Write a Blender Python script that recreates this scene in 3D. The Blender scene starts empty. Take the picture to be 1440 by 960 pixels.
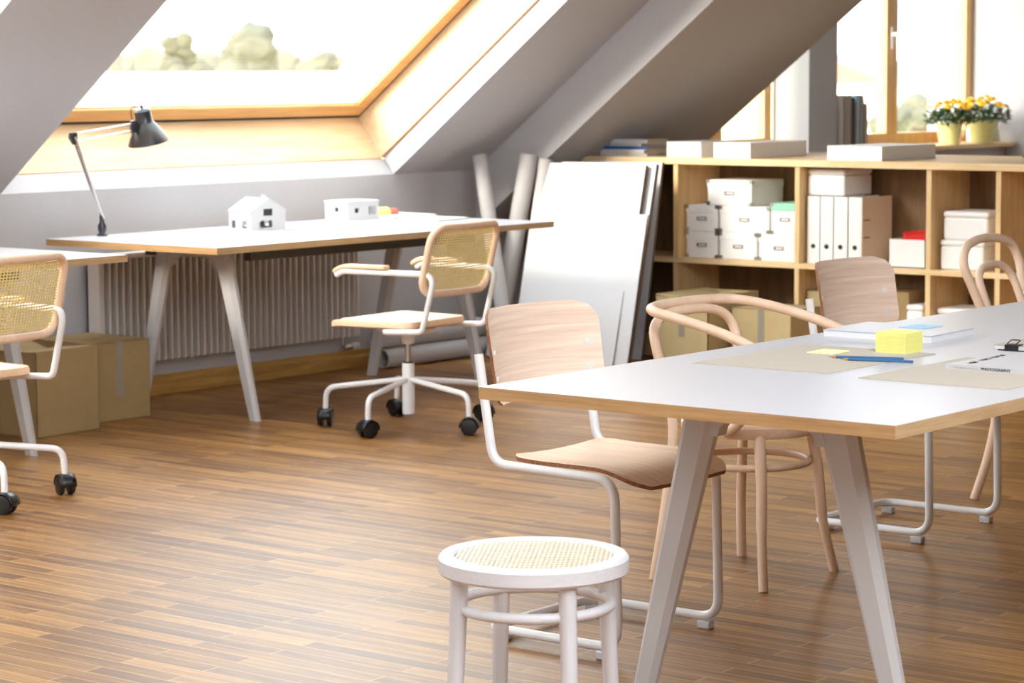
import bpy, math, random
from mathutils import Vector, Matrix, noise
random.seed(7)
C = bpy.context.scene
COL = C.collection
PI = math.pi
rad = math.radians

# ------------------------------------------------------------------ materials
def new_mat(name):
    m = bpy.data.materials.new(name); m.use_nodes = True
    nt = m.node_tree; b = nt.nodes['Principled BSDF']
    return m, nt, b
def lin(c):
    return tuple(((x/12.92) if x <= .04045 else ((x+.055)/1.055)**2.4) for x in [v/255 for v in c])+(1,)
def plain(name, c, rough=.5, metal=0, var=.04, scale=30, bump=0, spec=.5, coat=0):
    m, nt, b = new_mat(name)
    N = nt.nodes; L = nt.links
    tc = N.new('ShaderNodeTexCoord'); no = N.new('ShaderNodeTexNoise'); no.inputs['Scale'].default_value = scale
    no.inputs['Detail'].default_value = 4
    L.new(tc.outputs['Object'], no.inputs['Vector'])
    r = N.new('ShaderNodeValToRGB'); c = lin(c)
    r.color_ramp.elements[0].color = tuple(max(0, x*(1-var)) for x in c[:3])+(1,)
    r.color_ramp.elements[1].color = tuple(min(1, x*(1+var)) for x in c[:3])+(1,)
    r.color_ramp.elements[0].position = .3; r.color_ramp.elements[1].position = .7
    L.new(no.outputs['Fac'], r.inputs['Fac']); L.new(r.outputs['Color'], b.inputs['Base Color'])
    b.inputs['Roughness'].default_value = rough; b.inputs['Metallic'].default_value = metal
    b.inputs['Specular IOR Level'].default_value = spec
    b.inputs['Coat Weight'].default_value = coat
    if bump:
        bp = N.new('ShaderNodeBump'); bp.inputs['Strength'].default_value = bump; bp.inputs['Distance'].default_value = .002
        L.new(no.outputs['Fac'], bp.inputs['Height']); L.new(bp.outputs['Normal'], b.inputs['Normal'])
    return m
def wood(name, c1, c2, axis=0, scale=6, stretch=14, rough=.5, ring=.0, spec=.4, sc=None):
    """grain running along an axis of the object"""
    m, nt, b = new_mat(name); N = nt.nodes; L = nt.links
    tc = N.new('ShaderNodeTexCoord'); mp = N.new('ShaderNodeMapping')
    s = [stretch]*3; s[axis] = 1; s = sc or s; mp.inputs['Scale'].default_value = s
    L.new(tc.outputs['Object'], mp.inputs['Vector'])
    n1 = N.new('ShaderNodeTexNoise'); n1.inputs['Scale'].default_value = scale; n1.inputs['Detail'].default_value = 6
    n1.inputs['Roughness'].default_value = .62; n1.inputs['Distortion'].default_value = .4
    L.new(mp.outputs['Vector'], n1.inputs['Vector'])
    r = N.new('ShaderNodeValToRGB'); r.color_ramp.elements[0].color = lin(c1); r.color_ramp.elements[1].color = lin(c2)
    r.color_ramp.elements[0].position = .34; r.color_ramp.elements[1].position = .66
    L.new(n1.outputs['Fac'], r.inputs['Fac']); L.new(r.outputs['Color'], b.inputs['Base Color'])
    b.inputs['Roughness'].default_value = rough; b.inputs['Specular IOR Level'].default_value = spec
    bp = N.new('ShaderNodeBump'); bp.inputs['Strength'].default_value = .12; bp.inputs['Distance'].default_value = .001
    L.new(n1.outputs['Fac'], bp.inputs['Height']); L.new(bp.outputs['Normal'], b.inputs['Normal'])
    return m
def floor_mat():
    m, nt, b = new_mat('strip_parquet'); N = nt.nodes; L = nt.links
    tc = N.new('ShaderNodeTexCoord')
    br = N.new('ShaderNodeTexBrick'); br.offset = .37; br.offset_frequency = 2; br.squash = 1
    br.inputs['Scale'].default_value = 1; br.inputs['Brick Width'].default_value = .62; br.inputs['Row Height'].default_value = .058
    br.inputs['Mortar Size'].default_value = .0016; br.inputs['Mortar Smooth'].default_value = .3; br.inputs['Bias'].default_value = 0
    br.inputs['Color1'].default_value = (0, 0, 0, 1); br.inputs['Color2'].default_value = (1, 1, 1, 1); br.inputs['Mortar'].default_value = (.5, .5, .5, 1)
    L.new(tc.outputs['Object'], br.inputs['Vector'])
    # offset the grain per strip
    mul = N.new('ShaderNodeVectorMath'); mul.operation = 'MULTIPLY_ADD'
    L.new(br.outputs['Color'], mul.inputs[0]); mul.inputs[1].default_value = (3.1, 7.3, 5.7); L.new(tc.outputs['Object'], mul.inputs[2])
    mp = N.new('ShaderNodeMapping'); mp.inputs['Scale'].default_value = (1.3, 17, 1); L.new(mul.outputs[0], mp.inputs['Vector'])
    g = N.new('ShaderNodeTexNoise'); g.inputs['Scale'].default_value = 2.2; g.inputs['Detail'].default_value = 8; g.inputs['Roughness'].default_value = .66; g.inputs['Distortion'].default_value = .5
    L.new(mp.outputs['Vector'], g.inputs['Vector'])
    r1 = N.new('ShaderNodeValToRGB')
    e = r1.color_ramp.elements
    e[0].position = .0; e[0].color = lin((80, 48, 19)); e[1].position = 1; e[1].color = lin((220, 172, 102))
    k = e.new(.35); k.color = lin((124, 80, 35)); k = e.new(.7); k.color = lin((176, 126, 64))
    mixf = N.new('ShaderNodeMath'); mixf.operation = 'MULTIPLY_ADD'; mixf.inputs[1].default_value = .34
    sep = N.new('ShaderNodeSeparateColor'); L.new(br.outputs['Color'], sep.inputs['Color'])
    L.new(sep.outputs['Red'], mixf.inputs[0])
    ma = N.new('ShaderNodeMath'); ma.operation = 'MULTIPLY_ADD'; ma.inputs[1].default_value = 1.2; ma.inputs[2].default_value = -.28
    L.new(g.outputs['Fac'], ma.inputs[0]); L.new(ma.outputs[0], mixf.inputs[2])
    L.new(mixf.outputs[0], r1.inputs['Fac'])
    # wear: large soft patches
    w = N.new('ShaderNodeTexNoise'); w.inputs['Scale'].default_value = 1.1; w.inputs['Detail'].default_value = 5
    L.new(tc.outputs['Object'], w.inputs['Vector'])
    hs = N.new('ShaderNodeMix'); hs.data_type = 'RGBA'; hs.blend_type = 'MULTIPLY'
    wr = N.new('ShaderNodeValToRGB'); wr.color_ramp.elements[0].color = (.72, .68, .66, 1); wr.color_ramp.elements[1].color = (1.0, 1.0, 1.0, 1)
    wr.color_ramp.elements[0].position = .35; wr.color_ramp.elements[1].position = .6
    L.new(w.outputs['Fac'], wr.inputs['Fac']); hs.inputs[0].default_value = .8
    L.new(r1.outputs['Color'], hs.inputs[6]); L.new(wr.outputs['Color'], hs.inputs[7])
    # joints
    mx = N.new('ShaderNodeMix'); mx.data_type = 'RGBA'; L.new(br.outputs['Fac'], mx.inputs[0])
    L.new(hs.outputs[2], mx.inputs[6]); mx.inputs[7].default_value = lin((206, 164, 116))
    L.new(mx.outputs[2], b.inputs['Base Color'])
    rr = N.new('ShaderNodeMapRange'); rr.inputs['To Min'].default_value = .30; rr.inputs['To Max'].default_value = .44
    L.new(w.outputs['Fac'], rr.inputs['Value']); L.new(rr.outputs[0], b.inputs['Roughness'])
    bp = N.new('ShaderNodeBump'); bp.inputs['Strength'].default_value = .25; bp.inputs['Distance'].default_value = .002
    L.new(g.outputs['Fac'], bp.inputs['Height']); L.new(bp.outputs['Normal'], b.inputs['Normal'])
    b.inputs['Specular IOR Level'].default_value = .5
    return m
def glass_mat(name='pane_glass'):
    m = bpy.data.materials.new(name); m.use_nodes = True; nt = m.node_tree; N = nt.nodes; L = nt.links
    N.clear(); o = N.new('ShaderNodeOutputMaterial'); t = N.new('ShaderNodeBsdfTransparent'); g = N.new('ShaderNodeBsdfGlossy')
    t.inputs['Color'].default_value = (.97, .985, .98, 1); g.inputs['Roughness'].default_value = .02
    mx = N.new('ShaderNodeMixShader'); f = N.new('ShaderNodeLayerWeight'); f.inputs['Blend'].default_value = .15
    pw = N.new('ShaderNodeMath'); pw.operation = 'MULTIPLY'; pw.inputs[1].default_value = .35; L.new(f.outputs['Facing'], pw.inputs[0]); L.new(pw.outputs[0], mx.inputs[0]); L.new(t.outputs[0], mx.inputs[1]); L.new(g.outputs[0], mx.inputs[2]); L.new(mx.outputs[0], o.inputs['Surface'])
    return m

M = {}
M['floor'] = floor_mat()
M['wall'] = plain('painted_plaster', (190, 187, 189), .85, var=.02, scale=60, bump=.15)
M['pine'] = wood('window_pine', (220, 188, 146), (234, 208, 172), axis=1, scale=2, stretch=14, rough=.45)
M['pine_s'] = wood('window_pine_stile', (206, 160, 104), (224, 182, 130), axis=2, scale=2, stretch=14, rough=.45)
M['bounce_damper'] = wood('dark_bounce_damper', (120, 96, 72), (146, 120, 92), axis=0, scale=3)  # made-up dark finish on unseen surfaces, cuts bounced light
M['edge'] = plain('brown_lining_edge', (150, 104, 66), .6)
M['pine_f'] = wood('sash_pine', (206, 152, 92), (224, 176, 118), axis=1, scale=2, stretch=14, rough=.45)
M['pine_lit'] = wood('lit_sash_pine', (240, 220, 190), (248, 234, 212), axis=1, scale=1.5, stretch=10, rough=.5)  # lit copy of the sash pine, strong daylight put into its colour
M['gasket'] = plain('dark_gasket', (52, 42, 38), .7)
M['glass'] = glass_mat()
M['base'] = wood('baseboard_pine', (172, 128, 66), (204, 160, 92), axis=1, scale=3, stretch=10)
M['table_white'] = plain('white_laminate', (200, 197, 201), .32, var=.006, scale=8)
M['ply_x'] = wood('tabletop_edge_x', (166, 126, 82), (190, 150, 104), axis=0, scale=5, stretch=20)
M['ply_y_lit'] = wood('tabletop_edge_y_lit', (180, 148, 110), (202, 170, 132), axis=1, scale=5, stretch=20)  # paler than the other edge: side light put into the colour
M['leg'] = plain('powder_coated_leg', (190, 186, 185), .42, var=.015, bump=.05, scale=200)
M['rail'] = plain('dark_steel_rail', (62, 58, 56), .5)
M['white_metal'] = plain('white_powder_coated_tube', (232, 230, 231), .3, var=.01, coat=.15)
M['steel'] = plain('brushed_steel', (190, 184, 178), .3, metal=.9)
M['black'] = plain('black_plastic', (26, 25, 27), .35)
M['clear'] = plain('clear_plastic_glide', (206, 206, 210), .15, spec=.8)
M['beech'] = wood('beech', (222, 186, 154), (234, 202, 172), axis=0, scale=4, stretch=10, rough=.42)
M['beech_v'] = wood('beech_bent', (230, 196, 166), (238, 208, 182), axis=2, scale=3, stretch=6, rough=.38)
M['beech_ply'] = wood('beech_plywood', (224, 194, 172), (246, 224, 206), axis=1, scale=2.2, rough=.4, sc=(1, 1, 34))
M['beech_ply_x'] = wood('beech_plywood_seat', (226, 186, 152), (246, 212, 182), axis=0, scale=2.2, rough=.33, sc=(1, 16, 1))
M['beech_edge'] = wood('plywood_edge', (120, 72, 48), (168, 112, 76), axis=1, scale=6, stretch=20)
M['cane'] = plain('cane_strand', (232, 208, 140), .5, var=.1, scale=80)
M['cane_pale'] = plain('pale_cane_strand', (246, 236, 208), .5, var=.06, scale=80)
M['stool'] = wood('whitewashed_wood', (204, 200, 203), (213, 209, 212), axis=0, scale=6, stretch=20, rough=.5)
M['stool_v'] = wood('whitewashed_wood_leg', (202, 198, 201), (211, 207, 210), axis=2, scale=6, stretch=20, rough=.5)
M['radiator'] = plain('radiator_enamel', (222, 214, 208), .4, var=.01)
M['card'] = plain('cardboard', (160, 134, 92), .85, var=.07, scale=14)
M['card_pale'] = plain('pale_cardboard', (190, 168, 124), .85, var=.05, scale=14)
M['card_dark'] = plain('cardboard_inside', (120, 94, 62), .9)
M['tape'] = plain('grey_parcel_tape', (150, 140, 126), .4)
M['paper'] = plain('white_paper', (226, 224, 225), .7, var=.006)
M['paper_tube'] = plain('paper_tube', (186, 181, 180), .6, var=.02)
M['kraft'] = plain('brown_board_core', (112, 94, 80), .8)
M['box_white'] = plain('white_box_card', (240, 238, 236), .6, var=.01)
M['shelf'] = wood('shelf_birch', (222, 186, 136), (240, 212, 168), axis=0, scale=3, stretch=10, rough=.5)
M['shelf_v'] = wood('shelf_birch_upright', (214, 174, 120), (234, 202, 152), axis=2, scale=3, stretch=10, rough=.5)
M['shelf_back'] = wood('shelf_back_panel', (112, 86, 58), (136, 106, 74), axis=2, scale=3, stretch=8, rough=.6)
M['model'] = plain('white_model_card', (216, 215, 216), .7, var=.004)
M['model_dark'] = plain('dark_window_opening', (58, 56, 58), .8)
M['cream'] = plain('cream_card', (238, 214, 186), .7, var=.01)
M['red'] = plain('red_folder', (214, 44, 40), .5)
M['green'] = plain('mint_green_lid', (150, 208, 184), .6)
M['yellow'] = plain('yellow_note_paper', (242, 236, 140), .7, var=.02)
M['yellow_pale'] = plain('pale_yellow_note', (250, 246, 180), .7, var=.01)
M['blue_note'] = plain('pale_blue_note', (176, 212, 238), .7)
M['pink'] = plain('coral_note', (230, 112, 96), .7)
M['pencil'] = plain('blue_pencil', (60, 106, 146), .35)
M['pencil_wood'] = plain('pencil_point_wood', (190, 140, 96), .6)
M['pad'] = plain('grey_desk_pad', (186, 175, 160), .75, var=.015, scale=120)
M['ink'] = plain('black_ink', (24, 22, 24), .6)
M['grey_ink'] = plain('grey_ink', (150, 142, 142), .6)
M['blue_book'] = plain('blue_book_cover', (38, 96, 168), .5)
M['dark_book'] = plain('dark_book_cloth', (168, 154, 142), .7)
M['black_book'] = plain('black_book_cloth', (62, 57, 56), .7)
M['grey_book'] = plain('grey_book_cloth', (170, 160, 152), .7)
M['page'] = plain('book_pages', (206, 186, 160), .8, var=.12, scale=200)
M['lamp_black'] = plain('lamp_enamel', (42, 43, 48), .28, coat=.4)
M['chrome'] = plain('chrome_rod', (224, 222, 222), .18, metal=.85)
M['pot'] = plain('yellow_ceramic_pot', (234, 228, 156), .35, coat=.3)
M['leaf'] = plain('flower_leaf', (58, 92, 52), .6, var=.3, scale=40)
M['petal'] = plain('yellow_petal', (246, 200, 40), .6, var=.1)
M['flower_eye'] = plain('flower_centre', (190, 120, 30), .7)
M['amber'] = plain('amber_glass', (214, 140, 70), .15, spec=.8)
M['vase'] = plain('white_vase_glaze', (238, 238, 240), .25)
M['frame_wood'] = wood('walnut_frame', (120, 84, 60), (150, 108, 80), axis=2, scale=6, stretch=14)
M['photo'] = plain('sepia_print', (150, 124, 92), .4, var=.2, scale=12)
M['tree'] = plain('far_foliage', (90, 88, 72), .9, var=.25, scale=.8)
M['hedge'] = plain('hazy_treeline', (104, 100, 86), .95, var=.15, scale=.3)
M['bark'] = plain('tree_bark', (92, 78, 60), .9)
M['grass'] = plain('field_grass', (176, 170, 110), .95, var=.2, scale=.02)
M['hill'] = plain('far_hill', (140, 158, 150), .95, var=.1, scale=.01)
M['render'] = plain('pale_render', (236, 230, 220), .8, var=.01)
M['rooftile'] = plain('red_roof_tiles', (196, 120, 96), .8)
M['win_dark'] = plain('far_window', (110, 112, 116), .3)
M['cable'] = plain('white_cable', (214, 210, 208), .5)

# ------------------------------------------------------------------ mesh collector
class MB:
    def __init__(s): s.v = []; s.f = []; s.m = []
    def add(s, vs, fs, mi=0):
        o = len(s.v); s.v += [tuple(v) for v in vs]; s.f += [tuple(i+o for i in f) for f in fs]; s.m += [mi]*len(fs); return s
    def box(s, x0, x1, y0, y1, z0, z1, mi=0, mat=None):
        vs = [Vector(p) for p in ((x0,y0,z0),(x1,y0,z0),(x1,y1,z0),(x0,y1,z0),(x0,y0,z1),(x1,y0,z1),(x1,y1,z1),(x0,y1,z1))]
        if mat: vs = [mat @ v for v in vs]
        return s.add(vs, [(0,3,2,1),(4,5,6,7),(0,1,5,4),(1,2,6,5),(2,3,7,6),(3,0,4,7)], mi)
    def prism(s, pts, a, b, axis='y', mi=0, mat=None):
        """polygon pts in the plane normal to axis, extruded from a to b"""
        n = len(pts)
        def P(p, t):
            v = {'y': (p[0], t, p[1]), 'x': (t, p[0], p[1]), 'z': (p[0], p[1], t)}[axis]
            v = Vector(v); return mat @ v if mat else v
        vs = [P(p, a) for p in pts]+[P(p, b) for p in pts]
        ar = sum(pts[i][0]*pts[(i+1) % n][1]-pts[(i+1) % n][0]*pts[i][1] for i in range(n))
        fs = [tuple(range(n)), tuple(range(2*n-1, n-1, -1))]+[(i, i+n, (i+1) % n+n, (i+1) % n) for i in range(n)]
        flip = (ar > 0) if axis in 'xz' else (ar < 0)
        if (b > a) != (not flip): pass
        if flip: fs = [tuple(reversed(f)) for f in fs]
        if b < a: fs = [tuple(reversed(f)) for f in fs]
        return s.add(vs, fs, mi)
    def tube(s, pts, r, n=10, closed=False, cap=True, mi=0, flat=1.0):
        """sweep a circle (radius r or list of radii) along pts"""
        pts = [Vector(p) for p in pts]; k = len(pts)
        rs = r if isinstance(r, (list, tuple)) else [r]*k
        T = []
        for i in range(k):
            a = pts[(i-1) % k] if (closed or i > 0) else pts[i]; b = pts[(i+1) % k] if (closed or i < k-1) else pts[i]
            T.append((b-a).normalized())
        up = Vector((0, 0, 1)) if abs(T[0].z) < .9 else Vector((1, 0, 0))
        nrm = (up-T[0]*up.dot(T[0])).normalized(); vs = []
        for i in range(k):
            nrm = (nrm-T[i]*nrm.dot(T[i])).normalized(); bi = T[i].cross(nrm)
            for j in range(n):
                a = 2*PI*j/n; vs.append(pts[i]+nrm*math.cos(a)*rs[i]+bi*math.sin(a)*rs[i]*flat)
        fs = []
        for i in range(k if closed else k-1):
            for j in range(n):
                a = i*n+j; b = i*n+(j+1) % n; c = ((i+1) % k)*n+(j+1) % n; d = ((i+1) % k)*n+j
                fs.append((a, b, c, d))
        if cap and not closed:
            fs.append(tuple(range(n-1, -1, -1))); fs.append(tuple((k-1)*n+j for j in range(n)))
        return s.add(vs, fs, mi)
    def lathe(s, prof, n=24, c=(0,0,0), mi=0, mat=None):
        """profile [(r,z)] about z"""
        vs = []; k = len(prof)
        for r, z in prof:
            for j in range(n):
                a = 2*PI*j/n; v = Vector((c[0]+r*math.cos(a), c[1]+r*math.sin(a), c[2]+z)); vs.append(mat @ v if mat else v)
        fs = [(i*n+j, i*n+(j+1) % n, (i+1)*n+(j+1) % n, (i+1)*n+j) for i in range(k-1) for j in range(n)]
        fs.append(tuple(range(n-1, -1, -1))); fs.append(tuple((k-1)*n+j for j in range(n)))
        return s.add(vs, fs, mi)
    def grid(s, fn, nu, nv, th, mi=0):
        """solid sheet: fn(u,v)->(point, normal), thickness th"""
        top = []; bot = []
        for i in range(nu+1):
            for j in range(nv+1):
                p, nn = fn(i/nu, j/nv); p = Vector(p); nn = Vector(nn).normalized(); top.append(p+nn*th/2); bot.append(p-nn*th/2)
        K = (nu+1)*(nv+1); fs = []; e = lambda i, j: i*(nv+1)+j
        for i in range(nu):
            for j in range(nv):
                fs.append((e(i,j), e(i+1,j), e(i+1,j+1), e(i,j+1))); fs.append((K+e(i,j), K+e(i,j+1), K+e(i+1,j+1), K+e(i+1,j)))
        for i in range(nu):
            fs.append((e(i,0), K+e(i,0), K+e(i+1,0), e(i+1,0))); fs.append((e(i,nv), e(i+1,nv), K+e(i+1,nv), K+e(i,nv)))
        for j in range(nv):
            fs.append((e(0,j), e(0,j+1), K+e(0,j+1), K+e(0,j))); fs.append((e(nu,j), K+e(nu,j), K+e(nu,j+1), e(nu,j+1)))
        return s.add(top+bot, fs, mi)
    def build(s, name, mats, parent=None, bevel=0, loc=None, smooth=True, seg=2, angle=35):
        me = bpy.data.meshes.new(name); me.from_pydata(s.v, [], s.f)
        if not isinstance(mats, (list, tuple)): mats = [mats]
        for m in mats: me.materials.append(m)
        for p, mi in zip(me.polygons, s.m): p.material_index = mi; p.use_smooth = smooth
        me.update()
        if smooth: me.set_sharp_from_angle(angle=rad(angle))
        o = bpy.data.objects.new(name, me); COL.objects.link(o)
        if parent: o.parent = parent
        if loc is not None: o.location = loc
        if bevel:
            b = o.modifiers.new('edge', 'BEVEL'); b.width = bevel; b.segments = seg; b.limit_method = 'ANGLE'; b.angle_limit = rad(40)
        return o

def fillet(pts, r, n=7):
    """round the inner corners of a polyline; r number or per-corner list"""
    pts = [Vector(p) for p in pts]; out = [pts[0]]
    for i in range(1, len(pts)-1):
        rr = r[i-1] if isinstance(r, (list, tuple)) else r
        a, b, c = pts[i-1], pts[i], pts[i+1]; u = (a-b); v = (c-b); ang = u.angle(v)
        d = min(rr/math.tan(ang/2), u.length*.49, v.length*.49)
        p = b+u.normalized()*d; q = b+v.normalized()*d
        for k in range(n+1):
            t = k/n; out.append(p*(1-t)**2+b*2*t*(1-t)+q*t*t)
    out.append(pts[-1]); return out
def spline(pts, n=8, closed=False):
    pts = [Vector(p) for p in pts]; k = len(pts); out = []
    for i in range(k if closed else k-1):
        if closed: a, b, c, d = pts[(i-1) % k], pts[i], pts[(i+1) % k], pts[(i+2) % k]
        else: a, b, c, d = pts[max(i-1, 0)], pts[i], pts[i+1], pts[min(i+2, k-1)]
        for j in range(n):
            t = j/n; out.append(.5*((2*b)+(c-a)*t+(2*a-5*b+4*c-d)*t*t+(3*b-a-3*c+d)*t**3))
    if not closed: out.append(pts[-1])
    return out
def thing(name, label, cat, loc=(0,0,0), rz=0, group=None):
    o = bpy.data.objects.new(name, None); COL.objects.link(o); o.empty_display_size = .1
    o.location = loc; o.rotation_euler = (0, 0, rz); o['label'] = label; o['category'] = cat
    if group: o['group'] = group
    return o
def tag(o, label, cat, group=None):
    o['label'] = label; o['category'] = cat
    if group: o['group'] = group
    return o
def struct(o): o['kind'] = 'structure'; return o
def kids(o): return [c for c in COL.objects if c.parent == o]
def dup(root, loc, rz=None, label=None, group=None):
    def cp(o, par):
        c = o.copy(); COL.objects.link(c); c.parent = par
        for ch in kids(o): cp(ch, c)
        return c
    r = cp(root, None); r.location = loc
    if rz is not None: r.rotation_euler = (0, 0, rz)
    if label: r['label'] = label
    if group: r['group'] = group
    return r

# ------------------------------------------------------------------ room
WX = -8.375; KZ = .947; TA = .765; AL = math.atan(TA); ca, sa = math.cos(AL), math.sin(AL)
def SP(s, n): return (WX+s*ca-n*sa, KZ+s*sa+n*ca)      # along the slope, outward normal -> (x,z)
struct(MB().box(-9.2, 2.2, -3.2, 16.6, -.12, 0).build('floor', M['floor'], smooth=False))
# knee wall below the slope
kw = MB(); pts = [(WX, 0), (WX, KZ), (WX-.082, KZ+.075), (WX-.5, KZ+.075-.3), (WX-.5, 0)]
kw.prism(pts, -3, 11.57, 'y')
struct(kw.build('wall_left', M['wall'], smooth=False))
TH = .36
def roofbox(m, y0, y1, s0, s1, n0=0, n1=TH):
    m.prism([SP(s0, n0), SP(s0, n1), SP(s1, n1), SP(s1, n0)], y0, y1, 'y')
SR = 6.8
SKY = [(7.03, 9.567), (3.70, 6.25), (.37, 2.92)]
ST = 2.75
rf = MB()
roofbox(rf, 6.25, 7.03, 0, ST); roofbox(rf, 2.92, 3.70, 0, ST); roofbox(rf, -3, .37, 0, ST)
roofbox(rf, 9.567, 10.22, 0, ST); roofbox(rf, -3, 10.22, ST, SR)
struct(rf.build('ceiling', M['wall'], smooth=False))
lo = MB()
roofbox(lo, 10.22, 11.57, -.42, SR, -.235, TH)
struct(lo.build('ceiling_lower', M['wall'], smooth=False))
# unseen opposite slope; openings added and sized to let in fill light
XR = WX+2*SR*ca
def SPR(s, n): x, z = SP(s, n); return (XR-(x-WX), z)
rr = MB()
def roofboxR(m, y0, y1, s0, s1): m.prism([SPR(s0, 0), SPR(s0, TH), SPR(s1, TH), SPR(s1, 0)], y0, y1, 'y')
for a, b in ((-3, -1.6), (1.6, 1.9), (5.3, 16.2)): roofboxR(rr, a, b, 2.2, 6.2)
roofboxR(rr, -3, 16.2, 0, 2.2); roofboxR(rr, -3, 16.2, 6.2, SR)
struct(rr.build('ceiling_right', M['bounce_damper'], smooth=False))
struct(MB().box(XR, XR+.3, -3, 16.2, 0, KZ).build('wall_right', M['bounce_damper'], smooth=False))
# main slope beyond the lower bay sits over the dormer
dm = MB(); roofbox(dm, 11.57, 16.2, 3.4, SR)
dm.box(-8.9, -5.5, 11.57, 16.2, 3.0, 3.12)
struct(dm.build('ceiling_dormer', M['wall'], smooth=False))
struct(MB().box(-9.0, XR+.3, 16.13, 16.4, 0, 5.6).build('wall_back', M['wall'], smooth=False))
# dormer wall (windows looking the same way as the skylights)
dw = MB()
dw.box(-8.64, WX, 11.57, 16.13, 0, .925)
dw.box(-8.64, WX, 13.508, 13.848, .925, 3.0)
dw.box(-8.64, WX, 11.57, 12.30, .925, 3.0)
dw.box(-8.64, WX, 11.57, 16.13, 2.82, 3.0)
struct(dw.build('wall_dormer', M['wall'], smooth=False))

# baseboard with a stepped profile
bb = MB(); bb.prism([(WX, 0), (WX+.024, 0), (WX+.024, .052), (WX+.012, .060), (WX+.012, .084), (WX, .088)], -2.9, 10.24, 'y')
struct(bb.build('baseboard_left', M['base'], smooth=False))

# skylights: pine lining, frame, deep sash, pane
def skylight(idx, y0, y1):
    root = bpy.data.objects.new('window_%d' % idx, None); COL.objects.link(root); root['kind'] = 'structure'
    t = .022
    m = MB()
    def sb(m, ya, yb, s0, s1, n0, n1): m.prism([SP(s0, n0), SP(s0, n1), SP(s1, n1), SP(s1, n0)], ya, yb, 'y')
    # lining boards (from n=.11 to n=.36)
    P1 = (WX-.082, KZ+.075); P2 = (WX-.227, KZ+.283)
    L = MB()
    L.prism([P1, P2, (P2[0]-.03, P2[1]-.02), (P1[0]-.03, P1[1]-.02)], y0, y1, 'y')
    L.build('lining_bottom', M['pine'], root, smooth=False)
    for ya, yb in ((y0-.003, y0+.004), (y1-.004, y1+.003)):
        q = MB(); q.prism([P1, P2, SP(ST, .36), SP(ST, .11)], ya, yb, 'y'); q.build('lining_side', M['pine'], root, smooth=False)
    q = MB(); sb(q, y0, y1, ST-.02, ST, .11, .36); q.build('lining_top', M['pine'], root, smooth=False)
    for k, (a, b) in enumerate(((y0-.004, y0+.012), (y1-.012, y1+.004))):
        q = MB(); q.prism([SP(.0, .104), SP(.0, .112), SP(ST, .112), SP(ST, .104)], a, b, 'y'); q.build('lining_edge', M['edge'], root, smooth=False)
    q = MB(); q.prism([(P1[0]+.003, P1[1]-.004), (P1[0]-.010, P1[1]+.014), (P1[0]-.02, P1[1]+.005), (P1[0]-.01, P1[1]-.012)], y0, y1, 'y'); q.build('lining_edge', M['edge'], root, smooth=False)
    s00 = .035
    fr = MB(); w = .095
    def ring(m, ya, yb, sa_, sb_, w, n0, n1):
        sb(m, ya, yb, sa_, sa_+w, n0, n1); sb(m, ya, yb, sb_-w, sb_, n0, n1)
        sb(m, ya, ya+w, sa_+w, sb_-w, n0, n1); sb(m, yb-w, yb, sa_+w, sb_-w, n0, n1)
    g = MB(); ring(g, y0, y1, -.02, ST, .035, .362, .42); g.build('gasket', M['gasket'], root, smooth=False)
    ring(fr, y0+.016, y1-.016, .010, ST-.016, w-.01, .3605, .376)
    sh_ = MB(); ring(sh_, y0+.016, y1-.016, .010, ST-.016, w-.006, .3765, .578); sh_.build('sash', M['pine_lit'], root, smooth=False)
    fr.build('sash_frame', M['pine_f'], root, bevel=.004, smooth=False)
    p = MB(); sb(p, y0+.05, y1-.05, s00+.05, ST-.05, .50, .51); p.build('pane', M['glass'], root, smooth=False)
    return root
for i, (a, b) in enumerate(SKY): skylight(i+1, a, b)

# dormer windows
def casement(idx, y0, y1, stiles, parent_name=None, handle=None):
    root = bpy.data.objects.new('window_%d' % idx, None); COL.objects.link(root); root['kind'] = 'structure'
    x0, x1 = -8.72, -8.645
    f = MB(); f.box(x0, x1, y0, y1, .955, 1.036); f.box(x0, x1, y0, y1, 2.76, 2.84)
    for a, b in stiles: f.box(x0, x1, a, b, 1.036, 2.76)
    f.build('sash_frame', M['pine_s'], root, bevel=.004, smooth=False)
    p = MB(); p.box(-8.69, -8.684, y0+.02, y1-.02, 1.0, 2.80); p.build('pane', M['glass'], root, smooth=False)
    if handle:
        h = MB(); hy = handle; h.box(x1, x1+.012, hy-.016, hy+.016, 1.60, 1.75)
        h.tube(fillet([(x1, hy, 1.70), (x1+.055, hy, 1.70), (x1+.058, hy+.004, 1.52)], .02), .0125, 10)
        h.build('window_handle', M['white_metal'], root, bevel=.003)
    return root
casement(4, 12.30, 13.508, [(12.30, 12.94), (13.42, 13.50)])
casement(5, 13.86, 16.12, [(13.86, 13.95), (14.93, 15.08), (16.035, 16.115)], handle=14.985)
sill = MB(); sill.box(-8.645, -8.285, 13.86, 16.13, .925, .955)
struct(sill.build('trim_1', M['shelf'], bevel=.004, smooth=False))
sill = MB(); sill.box(-8.645, -8.345, 11.9, 13.86, .920, .945)
struct(sill.build('trim_2', M['shelf'], bevel=.004, smooth=False))
# end wall towards the camera's back (out of view), openings added and sized for fill light
fw = MB(); fw.box(-8.875, XR+.3, -3.25, -3.0, 0, .9); fw.box(-8.875, XR+.3, -3.25, -3.0, 2.6, 5.6)
for a, b in ((-8.875, -2.2), (-.9, .6), (1.4, XR+.3)): fw.box(a, b, -3.25, -3.0, .9, 2.6)
struct(fw.build('wall_front', M['wall'], smooth=False))

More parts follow.
